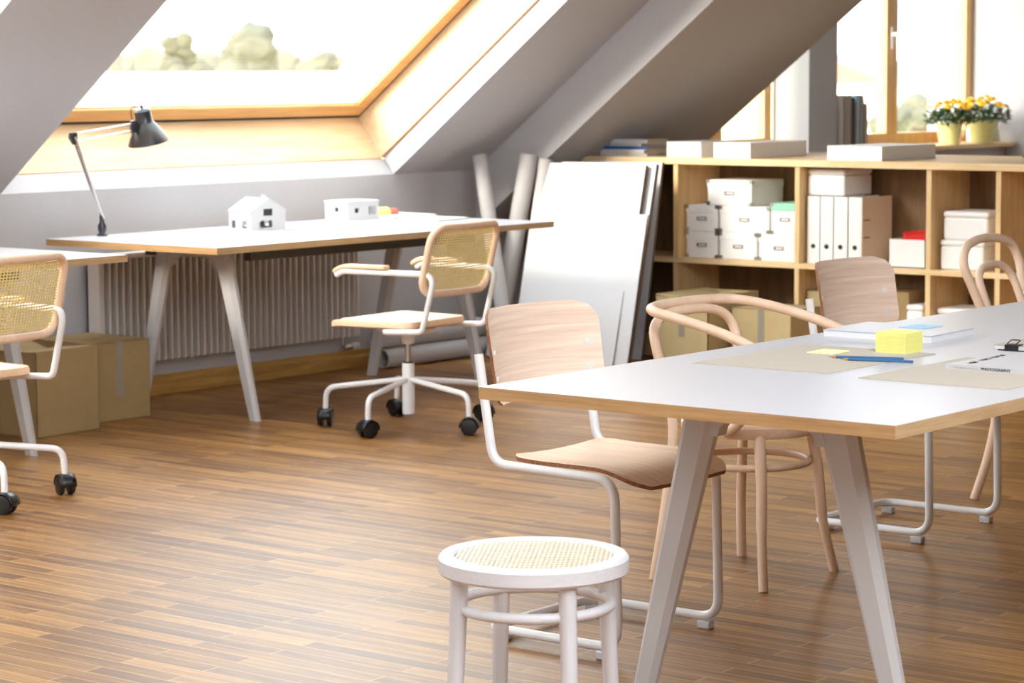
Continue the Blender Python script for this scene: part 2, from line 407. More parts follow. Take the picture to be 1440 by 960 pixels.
# ------------------------------------------------------------------ tables
def rounded_leg(m, top, foot, wt, dt, wf, df, ztop=.727):
    """tapered leg, chamfered rectangle section, from (x,y) top to (x,y) foot"""
    vs = []; rings = 2
    for (c, z, w, d) in ((foot, 0.0, wf, df), (foot, .008, wf, df), (top, ztop-.05, wt, dt), (top, ztop, wt*1.12, dt)):
        f = (z/ztop); 
        cx = foot[0]+(top[0]-foot[0])*f; cy = foot[1]+(top[1]-foot[1])*f
        w = wf+(w-wf)*1.0 if z > .1 else wf
        ch = .42
        hw, hd = w/2, d/2; a = hw*ch; b_ = hd*ch*1.6
        for px, py in ((-hw+a,-hd),(hw-a,-hd),(hw,-hd+b_),(hw,hd-b_),(hw-a,hd),(-hw+a,hd),(-hw,hd-b_),(-hw,-hd+b_)):
            vs.append((cx+px, cy+py, z))
    n = 8; k = 4
    fs = [(i*n+j, i*n+(j+1) % n, (i+1)*n+(j+1) % n, (i+1)*n+j) for i in range(k-1) for j in range(n)]
    fs.append(tuple(range(n-1, -1, -1))); fs.append(tuple((k-1)*n+j for j in range(n)))
    m.add(vs, fs)
def table(name, label, x0, x1, y0, y1, legs, T=.755, group=None, lw=1.0):
    cx, cy = (x0+x1)/2, (y0+y1)/2
    t = thing(name, label, 'table', (cx, cy, 0), 0, group)
    X0, X1, Y0, Y1 = x0-cx, x1-cx, y0-cy, y1-cy
    m = MB(); m.box(X0, X1, Y0, Y1, T-.0275, T-.0006); top = m.build('tabletop', [M['ply_x'], M['ply_y_lit']], t, smooth=False)
    for p in top.data.polygons:
        if abs(p.normal.x) > .5: p.material_index = 1
    m = MB(); m.box(X0, X1, Y0, Y1, T-.0006, T); m.build('laminate_surface', M['table_white'], top, smooth=False)
    for ly in legs:
        ly -= cy
        for s in (-1, 1):
            m = MB(); rounded_leg(m, (s*.165, ly), (s*.345, ly), .092*lw, .052*lw, .056*lw, .036*lw, T-.0275)
            m.build('leg', M['leg'], t, smooth=True, angle=25)
        m = MB()   # bridge joining the two legs, with rounded shoulders
        pts = [(-.22, T-.0275), (.22, T-.0275), (.20, T-.10)]
        arc = [(.20-.085+.0*i, 0) for i in range(0)]
        sh = [(.128, T-.118), (.122, T-.098), (.108, T-.085), (.085, T-.078)]
        poly = [(-.2, T-.0275)]+[(-x, z) for x, z in [(.16, T-.118)]+sh]+[(x, z) for x, z in reversed([(.16, T-.118)]+sh)]+[(.2, T-.0275)]
        m.prism(poly, ly-.018, ly+.018, 'y'); m.build('leg_bridge', M['leg'], t, smooth=False)
    for s in (-1, 1):
        m = MB(); m.box(s*.30-.02, s*.30+.02, legs[0]-cy+.015, legs[-1]-cy-.015, T-.0275-.056, T-.0277)
        m.build('under_rail', M['rail'], t, smooth=False)
    return t
table('work_table', 'large white topped table with plywood edges in the foreground', -3.502, -2.451, 4.280, 8.2, (4.65, 7.8), group=None)
table('desk', 'white desk under the big skylight carrying the model houses', -8.243, -7.217, 7.165, 9.388, (7.54, 9.05))
table('desk', 'white desk cut by the left picture edge behind the left swivel chair', -8.245, -7.237, 4.47, 6.70, (4.85, 6.33))

# ------------------------------------------------------------------ cantilever plywood chair (faces +x)
def make_cantilever(label, loc, rz=0):
    t = thing('cantilever_chair', label, 'chair', loc, rz, 'cantilever chairs along the large table')
    h = .222; r = .0122
    side = [(-.232, h, .735), (-.186, h, .458), (.196, h, .450), (.206, h, .032), (-.205, h, .032), (-.225, 0, .032)]
    a = [Vector(p) for p in side]; b = [Vector((p[0], -p[1], p[2])) for p in reversed(side[:-1])]
    path = fillet(a[:-1]+b, [.055, .06, .06, .05, .05, .06, .06, .055], 8)
    m = MB(); m.tube(path, r, 12); m.build('tube_frame', M['white_metal'], t)
    for s in (-1, 1):
        for x in (.165, -.178):
            m = MB(); m.box(x-.02, x+.02, s*(h if x > 0 else h-.03)-.013, s*(h if x > 0 else h-.03)+.013, 0, .022)
            m.build('glide', M['clear'], t, bevel=.004)
    # seat: flat with a slight dish and a rolled front
    def seatf(u, v):
        x = -.150+u*.415; z = .470
        if u > .62: q = (u-.62)/.38; z -= .040*q*q; 
        else: q = 0
        z += .006*max(0, (.3-u)/.3)**2
        hw = .208
        if u > .86: hw -= .045*((u-.86)/.14)**2.4
        if u < .1: hw -= .035*((.1-u)/.1)**2
        y = (v-.5)*2*hw
        z -= .007*(1-((v-.5)*2)**2)*(1-.6*q)
        dz = (-.08*q/.38/.415 if u > .62 else 0)
        return (x, y, z), (-dz*.5, 0, 1)
    m = MB(); m.grid(seatf, 24, 16, .010); se = m.build('seat', [M['beech_ply_x'], M['beech_edge']], t)
    edge_mat(se, 24, 16)
    def backf(u, v):
        w = (v-.5)*2; hw = .228+.006*u
        # rounded corners
        zz = .600+u*.245
        if abs(w) > .0:
            q = max(0, (abs(w)-.70)/.30); zz2 = .7225+(zz-.7225)*(1-.0*q)
        rc = .06; hz = .1225; du = abs(u-.5)*2*hz
        lim = hw
        if du > hz-rc: d = du-(hz-rc); lim = hw-rc+math.sqrt(max(0, rc*rc-d*d))
        y = w*lim
        x = -.196-.038*(zz-.6)/.24-.075*(1-abs(y/hw)**2.2)+.034
        return (x, y, zz), (1, 0, .15)
    m = MB(); m.grid(backf, 20, 20, .009); bk = m.build('backrest', [M['beech_ply'], M['beech_edge']], t)
    edge_mat(bk, 20, 20)
    for s in (-1, 1):
        for z in (.668, .735):
            xx = -.196-.038*(z-.6)/.24-.075*(1-(.196/.23)**2.2)+.034-.004
            m = MB(); m.lathe([(.0085, 0), (.0085, .003), (.005, .0036), (.0018, .0036), (.0018, .002)], 14, mat=Matrix.Translation((xx+.008, s*.196, z)) @ Matrix.Rotation(-s*rad(31), 4, 'Z') @ Matrix.Rotation(PI/2, 4, 'Y'))
            m.build('screw', M['white_metal'], t)
    return t
def edge_mat(o, nu, nv):
    n = nu*nv*2
    for i, p in enumerate(o.data.polygons):
        if i >= n: p.material_index = 1
c0 = make_cantilever('beech plywood cantilever chair on white tubes, nearest the stool', (-3.80, 5.15, 0))
dup(c0, (-3.955, 6.985, 0), 0, 'plywood cantilever chair in front of the shelf, between the two bentwood chairs')

# ------------------------------------------------------------------ cane weave
def weave(m, inside, mapf, u0, u1, v0, v1, pitch, w=.0022, step=.012, pitchv=None):
    pv = pitchv or pitch
    def run(p, d, L):
        seg = []; n = int(L/step)+1
        def flush(seg):
            if len(seg) < 2: return
            vs = []; pr = Vector((-d[1], d[0]))
            for (a, b) in seg:
                A, Nn = mapf(a+pr.x*w/2, b+pr.y*w/2); B, _ = mapf(a-pr.x*w/2, b-pr.y*w/2)
                A = Vector(A); B = Vector(B); Nn = Vector(Nn)*.0007
                vs += [A+Nn, B+Nn, B-Nn, A-Nn]
            fs = []
            for i in range(len(seg)-1):
                for j in range(4): fs.append((i*4+j, i*4+(j+1) % 4, (i+1)*4+(j+1) % 4, (i+1)*4+j))
            m.add(vs, fs)
        for i in range(n+1):
            a = p[0]+d[0]*L*i/n; b = p[1]+d[1]*L*i/n
            if inside(a, b): seg.append((a, b))
            else: flush(seg); seg = []
        flush(seg)
    k = int((u1-u0)/pitch)+1
    for i in range(k+1):
        run((u0+i*pitch, v0), (0, 1), v1-v0)
    k2 = int((v1-v0)/pv)+1
    for i in range(k2+1):
        run((u0, v0+i*pv), (1, 0), u1-u0)

# ------------------------------------------------------------------ round stool
st = thing('round_stool', 'white round stool with woven cane seat in the foreground', 'stool', (-3.135, 4.005, 0), rad(33.5))
m = MB(); R = .196; m.lathe([(R-.030, .432), (R-.004, .430), (R, .434), (R, .460), (R-.006, .466), (R-.030, .466), (R-.032, .462)], 64)
mm = MB()
n = 72
prof = [(R-.034, .428), (R-.004, .428), (R, .433), (R, .459), (R-.006, .466), (R-.030, .466), (R-.034, .461)]
vs = [((r*math.cos(2*PI*j/n)), (r*math.sin(2*PI*j/n)), z) for r, z in prof for j in range(n)]
k = len(prof); fs = [(i*n+j, i*n+(j+1) % n, ((i+1) % k)*n+(j+1) % n, ((i+1) % k)*n+j) for i in range(k) for j in range(n)]
mm.add(vs, fs); mm.build('seat_rim', M['stool'], st)
m = MB(); RC = R-.031
weave(m, lambda a, b: a*a+b*b < RC*RC, lambda a, b: ((a, b, .4625), (0, 0, 1)), -RC, RC, -RC, RC, .0098, .0031, .008, .0185)
m.build('cane_seat', M['cane_pale'], st, smooth=False)
for i in range(4):
    a = rad(28.7)+i*PI/2; m = MB(); d = Vector((math.cos(a), math.sin(a), 0))
    m.tube([d*.165+Vector((0,0,.43)), d*.167+Vector((0,0,.36)), d*.180+Vector((0,0,.1)), d*.187], [.0185, .018, .0155, .0145], 16)
    m.build('leg', M['stool_v'], st)
m = MB(); m.tube([(.158*math.cos(2*PI*j/48), .158*math.sin(2*PI*j/48), .362) for j in range(48)], .0115, 12, closed=True)
m.build('ring_stretcher', M['stool'], st)

# ------------------------------------------------------------------ bentwood armchair (faces +x)
def bent_base(t, splay=1):
    m = MB(); m.lathe([(.176, .418), (.192, .420), (.197, .430), (.197, .450), (.190, .458), (.160, .461)], 56); m.build('seat_frame', M['beech'], t)
    m = MB(); m.lathe([(.158, .4605), (.150, .465), (.02, .4635)], 48); m.build('seat_panel', M['cane_pale'], t)
    m = MB(); m.tube([(.170*math.cos(2*PI*j/56), .170*math.sin(2*PI*j/56), .335) for j in range(56)], .0105, 12, closed=True); m.build('ring_stretcher', M['beech'], t)
def mirror(p): return (p[0], -p[1], p[2])
ba = thing('bentwood_armchair', 'bentwood armchair with looped round arms beside the large table', 'chair', (-3.936, 6.04, 0), 0)
bent_base(ba)
for s in (-1, 1):
    m = MB(); m.tube(spline([(.120, s*.135, .43), (.138, s*.150, .30), (.148, s*.163, .15), (.172, s*.190, 0)], 6), [.0165]*6+[.0155]*6+[.0135]*7, 14); m.build('front_leg', M['beech_v'], ba)
    pass
half = [(.03, .178, .435), (.10, .215, .47), (.185, .245, .545), (.225, .252, .62), (.19, .252, .68), (.08, .250, .722), (-.07, .245, .755), (-.180, .226, .772), (-.222, .15, .778)]
pth = [mirror(p) for p in half]+[(-.232, 0, .780)]+list(reversed(half))
m = MB(); m.tube(spline(pth, 8), .0148, 14); m.build('arm_hoop', M['beech_v'], ba)
half = [(-.175, .228, 0), (-.160, .200, .18), (-.142, .182, .40), (-.152, .190, .54), (-.180, .206, .655), (-.200, .192, .718), (-.212, .125, .750)]
pth = [mirror(p) for p in half]+[(-.218, 0, .758)]+list(reversed(half))
m = MB(); m.tube(spline(pth, 8), .0145, 14); m.build('back_legs_and_hoop', M['beech_v'], ba)
# far bentwood chair with two nested loops
bc = thing('bentwood_chair', 'bentwood chair with two nested back loops, cut by the right picture edge', 'chair', (-3.87, 7.80, 0), 0)
bent_base(bc)
for s in (-1, 1):
    m = MB(); m.tube(spline([(.120, s*.135, .43), (.138, s*.150, .30), (.148, s*.163, .15), (.172, s*.190, 0)], 6), [.0165]*6+[.0155]*6+[.0135]*7, 14); m.build('front_leg', M['beech_v'], bc)
half = [(-.165, .215, 0), (-.130, .185, .15), (-.112, .165, .30), (-.120, .150, .45), (-.150, .150, .57), (-.195, .178, .70), (-.225, .198, .79), (-.238, .165, .845), (-.245, .09, .868)]
pth = [mirror(p) for p in half]+[(-.248, 0, .874)]+list(reversed(half))
m = MB(); m.tube(spline(pth, 8), .0155, 14); m.build('back_loop', M['beech_v'], bc)
half = [(-.130, .115, .45), (-.150, .120, .58), (-.185, .125, .68), (-.212, .115, .745), (-.222, .07, .775)]
pth = [mirror(p) for p in half]+[(-.226, 0, .783)]+list(reversed(half))
m = MB(); m.tube(spline(pth, 8), .0135, 14); m.build('inner_loop', M['beech_v'], bc)

# ------------------------------------------------------------------ swivel armchair with cane back (faces local +x)
def make_swivel(label, loc, rz, base_rot):
    t = thing('swivel_chair', label, 'chair', loc, rz, 'cane backed swivel chairs at the desks')
    # seat frame: trapezoid, rounded, rolled front
    def outline(k=.0):
        P = [(-.165, -.195), (.235, -.238), (.235, .238), (-.165, .195)]
        out = []
        n = 4; R_ = .055
        P = [Vector((p[0], p[1], 0)) for p in P]
        for i in range(4):
            a, b, c = P[i-1], P[i], P[(i+1) % 4]; u = (a-b).normalized(); v = (c-b).normalized()
            p = b+u*R_; q = b+v*R_
            for j in range(7):
                tt = j/6; w = p*(1-tt)**2+b*2*tt*(1-tt)+q*tt*tt; out.append(w)
        return out
    ol = outline(); N_ = len(ol); cen = Vector((.04, 0, 0))
    def sz(x): return -.014*max(0, (x-.17)/.065)**2
    prof = [(.93, .424), (1.0, .430), (1.0, .447), (.985, .455), (.86, .455)]
    vs = []
    for k_, z in prof:
        for p in ol:
            q = cen+(p-cen)*k_; vs.append((q.x, q.y, z+sz(q.x)))
    kk = len(prof); fs = [(i*N_+j, i*N_+(j+1) % N_, (i+1)*N_+(j+1) % N_, (i+1)*N_+j) for i in range(kk-1) for j in range(N_)]
    fs.append(tuple(range(N_-1, -1, -1)))
    m = MB(); m.add(vs, fs); m.build('seat_frame', M['beech'], t)
    m = MB(); vs = []
    for k_, z in ((.868, .4535), (.84, .4575), (.3, .4555)):
        for p in ol:
            q = cen+(p-cen)*k_; vs.append((q.x, q.y, z+sz(q.x)))
    fs = [(i*N_+j, i*N_+(j+1) % N_, (i+1)*N_+(j+1) % N_, (i+1)*N_+j) for i in range(2) for j in range(N_)]+[tuple(2*N_+j for j in range(N_))]
    m.add(vs, fs); m.build('seat_panel', M['cane_pale'], t)
    # arms: one bent tube each side, wooden pad on top
    for s in (-1, 1):
        p = [(.02, s*.02, .408), (-.03, s*.205, .412), (-.235, s*.210, .422), (-.300, s*.208, .655), (.125, s*.262, .657), (.158, s*.266, .640)]
        m = MB(); m.tube(fillet(p, [.05, .035, .045, .045, .02], 7), .0118, 12); m.build('arm_tube', M['white_metal'], t)
        m = MB()
        def armf(u, v):
            x = -.085+u*.255; z = .677-.024*max(0, (u-.72)/.28)**2
            return (x, s*(.247+.06*x)+(v-.5)*.040, z), (0, 0, 1)
        m.grid(armf, 14, 2, .017); m.build('arm_pad', M['beech'], t, bevel=.005)
    # under seat plate, stem
    m = MB(); m.box(-.11, .13, -.05, .05, .395, .415); m.build('seat_plate', M['white_metal'], t, bevel=.004)
    m = MB(); m.lathe([(.024, .345), (.027, .352), (.027, .398)], 24); m.build('stem_cup', M['white_metal'], t)
    m = MB(); m.lathe([(.0125, .24), (.0125, .35)], 18); m.build('gas_lift', M['steel'], t)
    m = MB(); m.lathe([(.0245, .055), (.026, .060), (.026, .262), (.0245, .266)], 28); m.build('stem', M['white_metal'], t)
    m = MB(); m.lathe([(.021, .2655), (.021, .272)], 24); m.build('stem_collar', M['black'], t)
    for k in range(5):
        a = base_rot-rz+k*2*PI/5; d = Vector((math.cos(a), math.sin(a), 0)); sd = Vector((-math.sin(a), math.cos(a), 0))
        m = MB(); m.tube(fillet([Vector((0,0,.198))+d*.02, d*.345+Vector((0,0,.160)), d*.350+Vector((0,0,.055))], .05, 8), .0118, 12)
        sp = m.build('spoke', M['white_metal'], t)
        # castor: two wheels and a hood
        c = d*.350
        m = MB(); ca_ = a+1.1*k+.5; cd = Vector((math.cos(ca_), math.sin(ca_), 0)); cs = Vector((-math.sin(ca_), math.cos(ca_), 0))
        for q in (-1, 1):
            rot = Matrix.Translation(c+cs*(q*.019)+Vector((0, 0, .034))) @ Matrix.Rotation(ca_, 4, 'Z') @ Matrix.Rotation(PI/2, 4, 'X')
            m.lathe([(.022, -.011), (.031, -.009), (.034, -.004), (.034, .004), (.031, .009), (.022, .011)], 26, mat=rot)
        m.build('castor_wheels', M['black'], sp)
        m = MB(); vs = []
        hn = 9
        for q in (-.029, -.012, .012, .029):
            for j in range(hn):
                aa = -.15+j*(PI+.3)/(hn-1); vs.append(c+cs*q+cd*math.cos(aa)*.037+Vector((0, 0, .036+math.sin(aa)*(.037 if abs(q) < .02 else .034))))
        fs = [(i*hn+j, i*hn+j+1, (i+1)*hn+j+1, (i+1)*hn+j) for i in range(3) for j in range(hn-1)]
        m.add(vs, fs); o = m.build('castor_hood', M['black'], sp); sm = o.modifiers.new('t', 'SOLIDIFY'); sm.thickness = .003
    # back: bent wood frame and woven cane, tilted
    hw = .222; z0, z1 = .572, .842
    def bp(y, z):
        x = -.232-.07*(z-z0)/(z1-z0)-.030*(1-(y/hw)**2)
        return Vector((x, y, z))
    rc = .065; loop = []
    for cx_, cz_, a0 in ((hw-rc, z1-rc, 0), (-(hw-rc), z1-rc, PI/2), (-(hw-rc), z0+rc, PI), (hw-rc, z0+rc, 1.5*PI)):
        for j in range(8):
            a = a0+j*PI/14; loop.append((cx_+rc*math.cos(a), cz_+rc*math.sin(a)))
    dense = []
    for i in range(len(loop)):
        a = loop[i]; b = loop[(i+1) % len(loop)]; dd = math.hypot(a[0]-b[0], a[1]-b[1]); k = max(1, int(dd/.03))
        for j in range(k): dense.append(bp(a[0]+(b[0]-a[0])*j/k, a[1]+(b[1]-a[1])*j/k))
    m = MB(); m.tube(dense, .0145, 12, closed=True); m.build('back_frame', M['beech_v'], t)
    m = MB()
    def ins(a, b):
        if not (-hw < a < hw and z0 < b < z1): return False
        dx = max(0, abs(a)-(hw-rc)); dz = max(0, abs(b-(z0+z1)/2)-((z1-z0)/2-rc)); return dx*dx+dz*dz < rc*rc
    weave(m, ins, lambda a, b: (bp(a, b)+Vector((.003, 0, 0)), (1, 0, .2)), -hw, hw, z0, z1, .0135, .0046, .02, .0100)
    m.build('cane_back', M['cane'], t, smooth=False)
    return t
sw = make_swivel('white swivel armchair with cane back and five castors, rolled up to the model desk', (-6.743, 7.784, 0), rad(183), rad(139))
s2 = dup(sw, (-6.79, 5.50, 0), rad(183), 'swivel armchair with yellow cane back, cut by the left picture edge')
for k in list(kids(s2)):
    if k.name.startswith('spoke'): k.rotation_euler = (0, 0, rad(-32+21))

# ------------------------------------------------------------------ radiator
rd = thing('radiator', 'cream finned radiator on the knee wall behind the desk', 'radiator', (-8.31, 8.333, 0))
y0, y1 = -.843, .843
m = MB()
nf = 41
for i in range(nf):
    y = y0+.02+(y1-y0-.04)*i/(nf-1); m.box(-.04, .038, y-.0058, y+.0058, .166, .64)
m.build('fin_panel', M['radiator'], rd, bevel=.003, smooth=False)
m = MB(); m.box(-.05, -.04, y0, y1, .19, .655); m.build('back_panel', M['black'], rd, smooth=False)  # dark sheet painting in the shade of the gaps between fins
m = MB(); m.box(-.035, .040, y0-.006, y1+.006, .640, .664); m.build('top_grille', M['radiator'], rd, bevel=.003, smooth=False)
for s in (y0-.006, y1-.006): m = MB(); m.box(-.035, .040, s, s+.018, .17, .650); m.build('side_panel', M['radiator'], rd, bevel=.003, smooth=False)
m = MB(); m.tube(fillet([(0, y1-.07, .19), (0, y1-.07, .12), (0, y1-.02, .115)], .015), .009, 10); m.lathe([(.016, -.02), (.018, 0), (.018, .03), (.012, .035)], 14, mat=Matrix.Translation((0, y1-.03, .115)) @ Matrix.Rotation(PI/2, 4, 'X'))
m.build('valve', M['steel'], rd)
m = MB(); m.lathe([(.017, 0), (.019, .01), (.019, .04), (.015, .05)], 16, mat=Matrix.Translation((0, y1-.01, .115)) @ Matrix.Rotation(-PI/2, 4, 'X')); m.build('thermostat_knob', M['white_metal'], rd)

# ------------------------------------------------------------------ desk lamp
LX, LY, LZ = -8.195, 7.44, .755
lp = thing('desk_lamp', 'black articulated desk lamp with chrome arms on the skylight desk', 'lamp', (LX, LY, LZ))
m = MB(); m.lathe([(.024, 0), (.024, .006), (.015, .012), (.019, .030), (.019, .045), (.010, .062), (.010, .095), (.005, .10)], 20); m.build('base_clamp', M['lamp_black'], lp)
el = Vector((0, -.155, .432)); hd = Vector((0, .195, .470))
m = MB()
for o in (-.006, .006): m.tube([(o, .006, .075), (o, el.y+.004, el.z)], .0066, 8)
m.build('lower_arm', M['chrome'], lp)
m = MB(); m.tube([(0, el.y-.002, el.z+.012), (0, hd.y, hd.z+.012)], .0042, 8); m.tube([(0, el.y+.008, el.z-.020), (0, hd.y+.004, hd.z-.018)], .0042, 8); m.build('upper_arm', M['chrome'], lp)
m = MB(); m.prism([(el.y-.016, el.z+.018), (el.y+.018, el.z+.020), (el.y+.020, el.z-.020), (el.y+.002, el.z-.036), (el.y-.018, el.z-.005)], -.010, .010, 'x'); m.build('elbow_joint', M['lamp_black'], lp, bevel=.003)
m = MB(); m.prism([(hd.y-.014, hd.z+.024), (hd.y+.008, hd.z+.028), (hd.y+.05, hd.z-.004), (hd.y+.04, hd.z-.022), (hd.y-.012, hd.z-.030)], -.009, .009, 'x'); m.build('head_joint', M['lamp_black'], lp, bevel=.003)
m = MB(); m.tube(spline([(0, hd.y-.005, hd.z+.03), (0, hd.y-.012, hd.z+.07), (0, hd.y+.006, hd.z+.088), (0, hd.y+.035, hd.z+.082)], 5), .0022, 8); m.build('lamp_wire', M['lamp_black'], lp)
tilt = Matrix.Translation((0, .258, .512)) @ Matrix.Rotation(rad(14), 4, 'X')
m = MB(); m.lathe([(.006, .052), (.006, .040), (.028, .036), (.036, .026), (.037, -.022), (.042, -.030), (.060, -.055), (.092, -.112), (.094, -.118), (.091, -.118), (.058, -.058), (.036, -.030)], 36, mat=tilt)
m.build('lamp_shade', M['lamp_black'], lp)
m = MB(); m.lathe([(.012, -.03), (.030, -.06), (.030, -.085), (.012, -.105)], 20, mat=tilt); m.build('bulb', M['paper'], lp)

# ------------------------------------------------------------------ model houses on the desk
DZ = .755
h1 = thing('model_house', 'small white model house with pitched roof on the skylight desk', 'model', (-7.945, 8.145, DZ), rad(-6))
W_, D_ = .080, .099; E_, R2 = .086, .138     # half sizes, eave, ridge ; gable faces +x ; ridge along x
def wall_holes(m, plane, lo, hi, z0, z1, holes, th, mi=0):
    """vertical wall strip with rectangular holes; plane = ('x',v) or ('y',v)"""
    us = sorted({lo, hi}|{h[0] for h in holes}|{h[1] for h in holes}); zs = sorted({z0, z1}|{h[2] for h in holes}|{h[3] for h in holes})
    for i in range(len(us)-1):
        for j in range(len(zs)-1):
            u = (us[i]+us[i+1])/2; z = (zs[j]+zs[j+1])/2
            if any(h[0] < u < h[1] and h[2] < z < h[3] for h in holes): continue
            if plane[0] == 'x': m.box(plane[1], plane[1]+th, us[i], us[i+1], zs[j], zs[j+1], mi)
            else: m.box(us[i], us[i+1], plane[1], plane[1]+th, zs[j], zs[j+1], mi)
m = MB()
wall_holes(m, ('y', -D_), -W_, W_, 0, E_, [(-.062, -.034, .012, .044), (.014, .046, .012, .044)], .008)
wall_holes(m, ('y', D_-.008), -W_, W_, 0, E_, [(-.06, -.03, .012, .044), (.014, .046, .012, .044)], .008)
wall_holes(m, ('x', W_-.008), -D_+.008, D_-.008, 0, E_, [(-.052, .022, .012, .044)], .008)
wall_holes(m, ('x', -W_), -D_+.008, D_-.008, 0, E_, [(-.03, .03, .012, .044)], .008)
for x in (-W_, W_-.008): m.prism([(-D_, E_), (D_, E_), (0, R2)], x, x+.008, 'x')
m.build('walls', M['model'], h1, smooth=False)
m = MB(); sl = (R2-E_)/D_
for s in (-1, 1):
    m.prism([(s*(D_+.003), E_-.003), (0, R2+.001), (0, R2+.006), (s*(D_+.003), E_+.004)], -W_-.001, W_+.001, 'x')
m.build('roof', M['model'], h1, smooth=False)
m = MB(); m.box(.015, .030, .012, .028, R2-.02, R2+.018); m.build('chimney', M['model'], h1, smooth=False)
for x in (-.052, -.012, .03):
    m = MB(); f = lambda y: R2+(y)*sl+.0068
    m.prism([(x, -.028), (x+.006, -.028), (x+.006, -.070), (x, -.070)], 0, .001, 'z')
    vs = [(a, b, f(b)+c) for c in (0, .0012) for a, b in ((x, -.075), (x+.005, -.075), (x+.005, -.035), (x, -.035))]
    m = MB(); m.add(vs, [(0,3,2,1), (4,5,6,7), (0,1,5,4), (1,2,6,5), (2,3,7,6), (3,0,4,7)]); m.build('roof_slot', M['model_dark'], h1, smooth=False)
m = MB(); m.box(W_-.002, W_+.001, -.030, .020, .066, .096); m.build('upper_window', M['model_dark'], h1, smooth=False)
h2 = thing('model_house', 'small white flat-roofed model house on its base plate, right of the pitched one', 'model', (-7.93, 8.78, DZ), rad(-4))
m = MB(); m.box(-.10, .17, -.14, .12, 0, .006); m.build('base_plate', M['model'], h2, smooth=False)
m = MB()
wall_holes(m, ('y', -.10), -.095, .06, .006, .098, [(-.03, -.005, .055, .075)], .008)
wall_holes(m, ('y', .092), -.095, .06, .006, .098, [], .008)
wall_holes(m, ('x', .052), -.092, .092, .006, .098, [(-.055, -.028, .05, .072), (.035, .082, .038, .078)], .008)
wall_holes(m, ('x', -.095), -.092, .092, .006, .098, [], .008)
m.build('walls', M['model'], h2, smooth=False)
m = MB(); m.box(-.098, .064, -.103, .103, .098, .106); m.build('flat_roof', M['model'], h2, smooth=False)
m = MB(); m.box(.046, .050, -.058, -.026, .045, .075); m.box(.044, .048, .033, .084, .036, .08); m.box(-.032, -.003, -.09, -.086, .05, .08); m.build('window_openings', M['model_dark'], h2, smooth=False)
m = MB()
for y in (.047, .060, .072): m.box(.053, .060, y-.0018, y+.0018, .038, .078)
m.build('window_mullions', M['model'], h2, smooth=False)
m = MB(); m.box(.06, .115, -.10, .10, .006, .014); m.build('terrace_step', M['model'], h2, smooth=False)
# rolled tapes lying in a row
yy = 8.985
for nm, col, ln, rr_, lab in (('paper_roll', 'blue_note', .035, .026, 'pale blue roll lying against the flat-roofed model'), ('paper_roll', 'yellow', .115, .028, 'yellow roll lying between the blue and the coral roll'), ('paper_roll', 'pink', .06, .024, 'coral roll at the end of the row behind the flat-roofed model')):
    m = MB(); m.lathe([(rr_*.93, -ln/2), (rr_, -ln/2+.003), (rr_, ln/2-.003), (rr_*.93, ln/2)], 24, mat=Matrix.Rotation(-PI/2, 4, 'X'))
    tag(m.build(nm, M[col], None, loc=(-8.04, yy+ln/2, DZ+rr_+.0003)), lab, 'paper roll', 'coloured rolls on the skylight desk'); yy += ln+.001
def slab(name, label, cat, x0, x1, y0, y1, z0, z1, mat, rz=0, bevel=.0, group=None):
    cx, cy = (x0+x1)/2, (y0+y1)/2; m = MB(); m.box(x0-cx, x1-cx, y0-cy, y1-cy, 0, z1-z0)
    o = m.build(name, mat, None, loc=(cx, cy, z0), bevel=bevel, smooth=False); o.rotation_euler = (0, 0, rz)
    return tag(o, label, cat, group)
slab('paper_stack', 'thick stack of white paper at the far end of the skylight desk', 'paper', -8.17, -7.90, 9.05, 9.34, DZ, DZ+.018, M['paper'], rad(-6))
slab('sketch_sheet', 'pale blue sheet on the paper stack at the desk end', 'paper', -8.12, -8.03, 9.14, 9.28, DZ+.0183, DZ+.020, M['blue_note'], rad(-6))
slab('notepad', 'flat white notepad near the front edge of the skylight desk', 'notepad', -7.86, -7.66, 9.05, 9.30, DZ, DZ+.010, M['paper'], rad(4))
slab('sketch_sheet', 'white sheet under the pitched model house', 'paper', -8.12, -7.72, 7.98, 8.02+.02, DZ, DZ+.0006, M['paper'], rad(5))
slab('steel_ruler', 'thin grey ruler lying beside the pitched model house', 'ruler', -7.76, -7.735, 8.16, 8.40, DZ, DZ+.002, M['rail'], rad(-26))

# ------------------------------------------------------------------ things on the large table
TZ = .755
slab('desk_pad', 'grey desk pad with the pencils and the sticky notes on it', 'desk pad', -3.377, -3.005, 4.932, 5.44, TZ, TZ+.0022, M['pad'])
slab('desk_pad', 'grey desk pad nearer the table edge, under the book', 'desk pad', -2.905, -2.535, 4.905, 5.41, TZ, TZ+.0022, M['pad'])
PZ = TZ+.0022
slab('sticky_note', 'single pale yellow sticky note on the pencil desk pad', 'note', -3.268, -3.196, 5.268, 5.355, PZ, PZ+.0022, M['yellow_pale'], rad(3))
cb = thing('note_cube', 'tall cube of yellow note paper beside the pencils', 'note cube', (-3.098, 5.425, PZ), rad(0))
m = MB()
nl = 16
for i in range(nl):
    o = random.uniform(-.0007, .0007); z = .050*i/nl; m.box(-.042+o, .042+o, -.042-o, .042-o, z, z+.050/nl-.0003)
m.build('note_sheets', M['yellow'], cb, smooth=False)
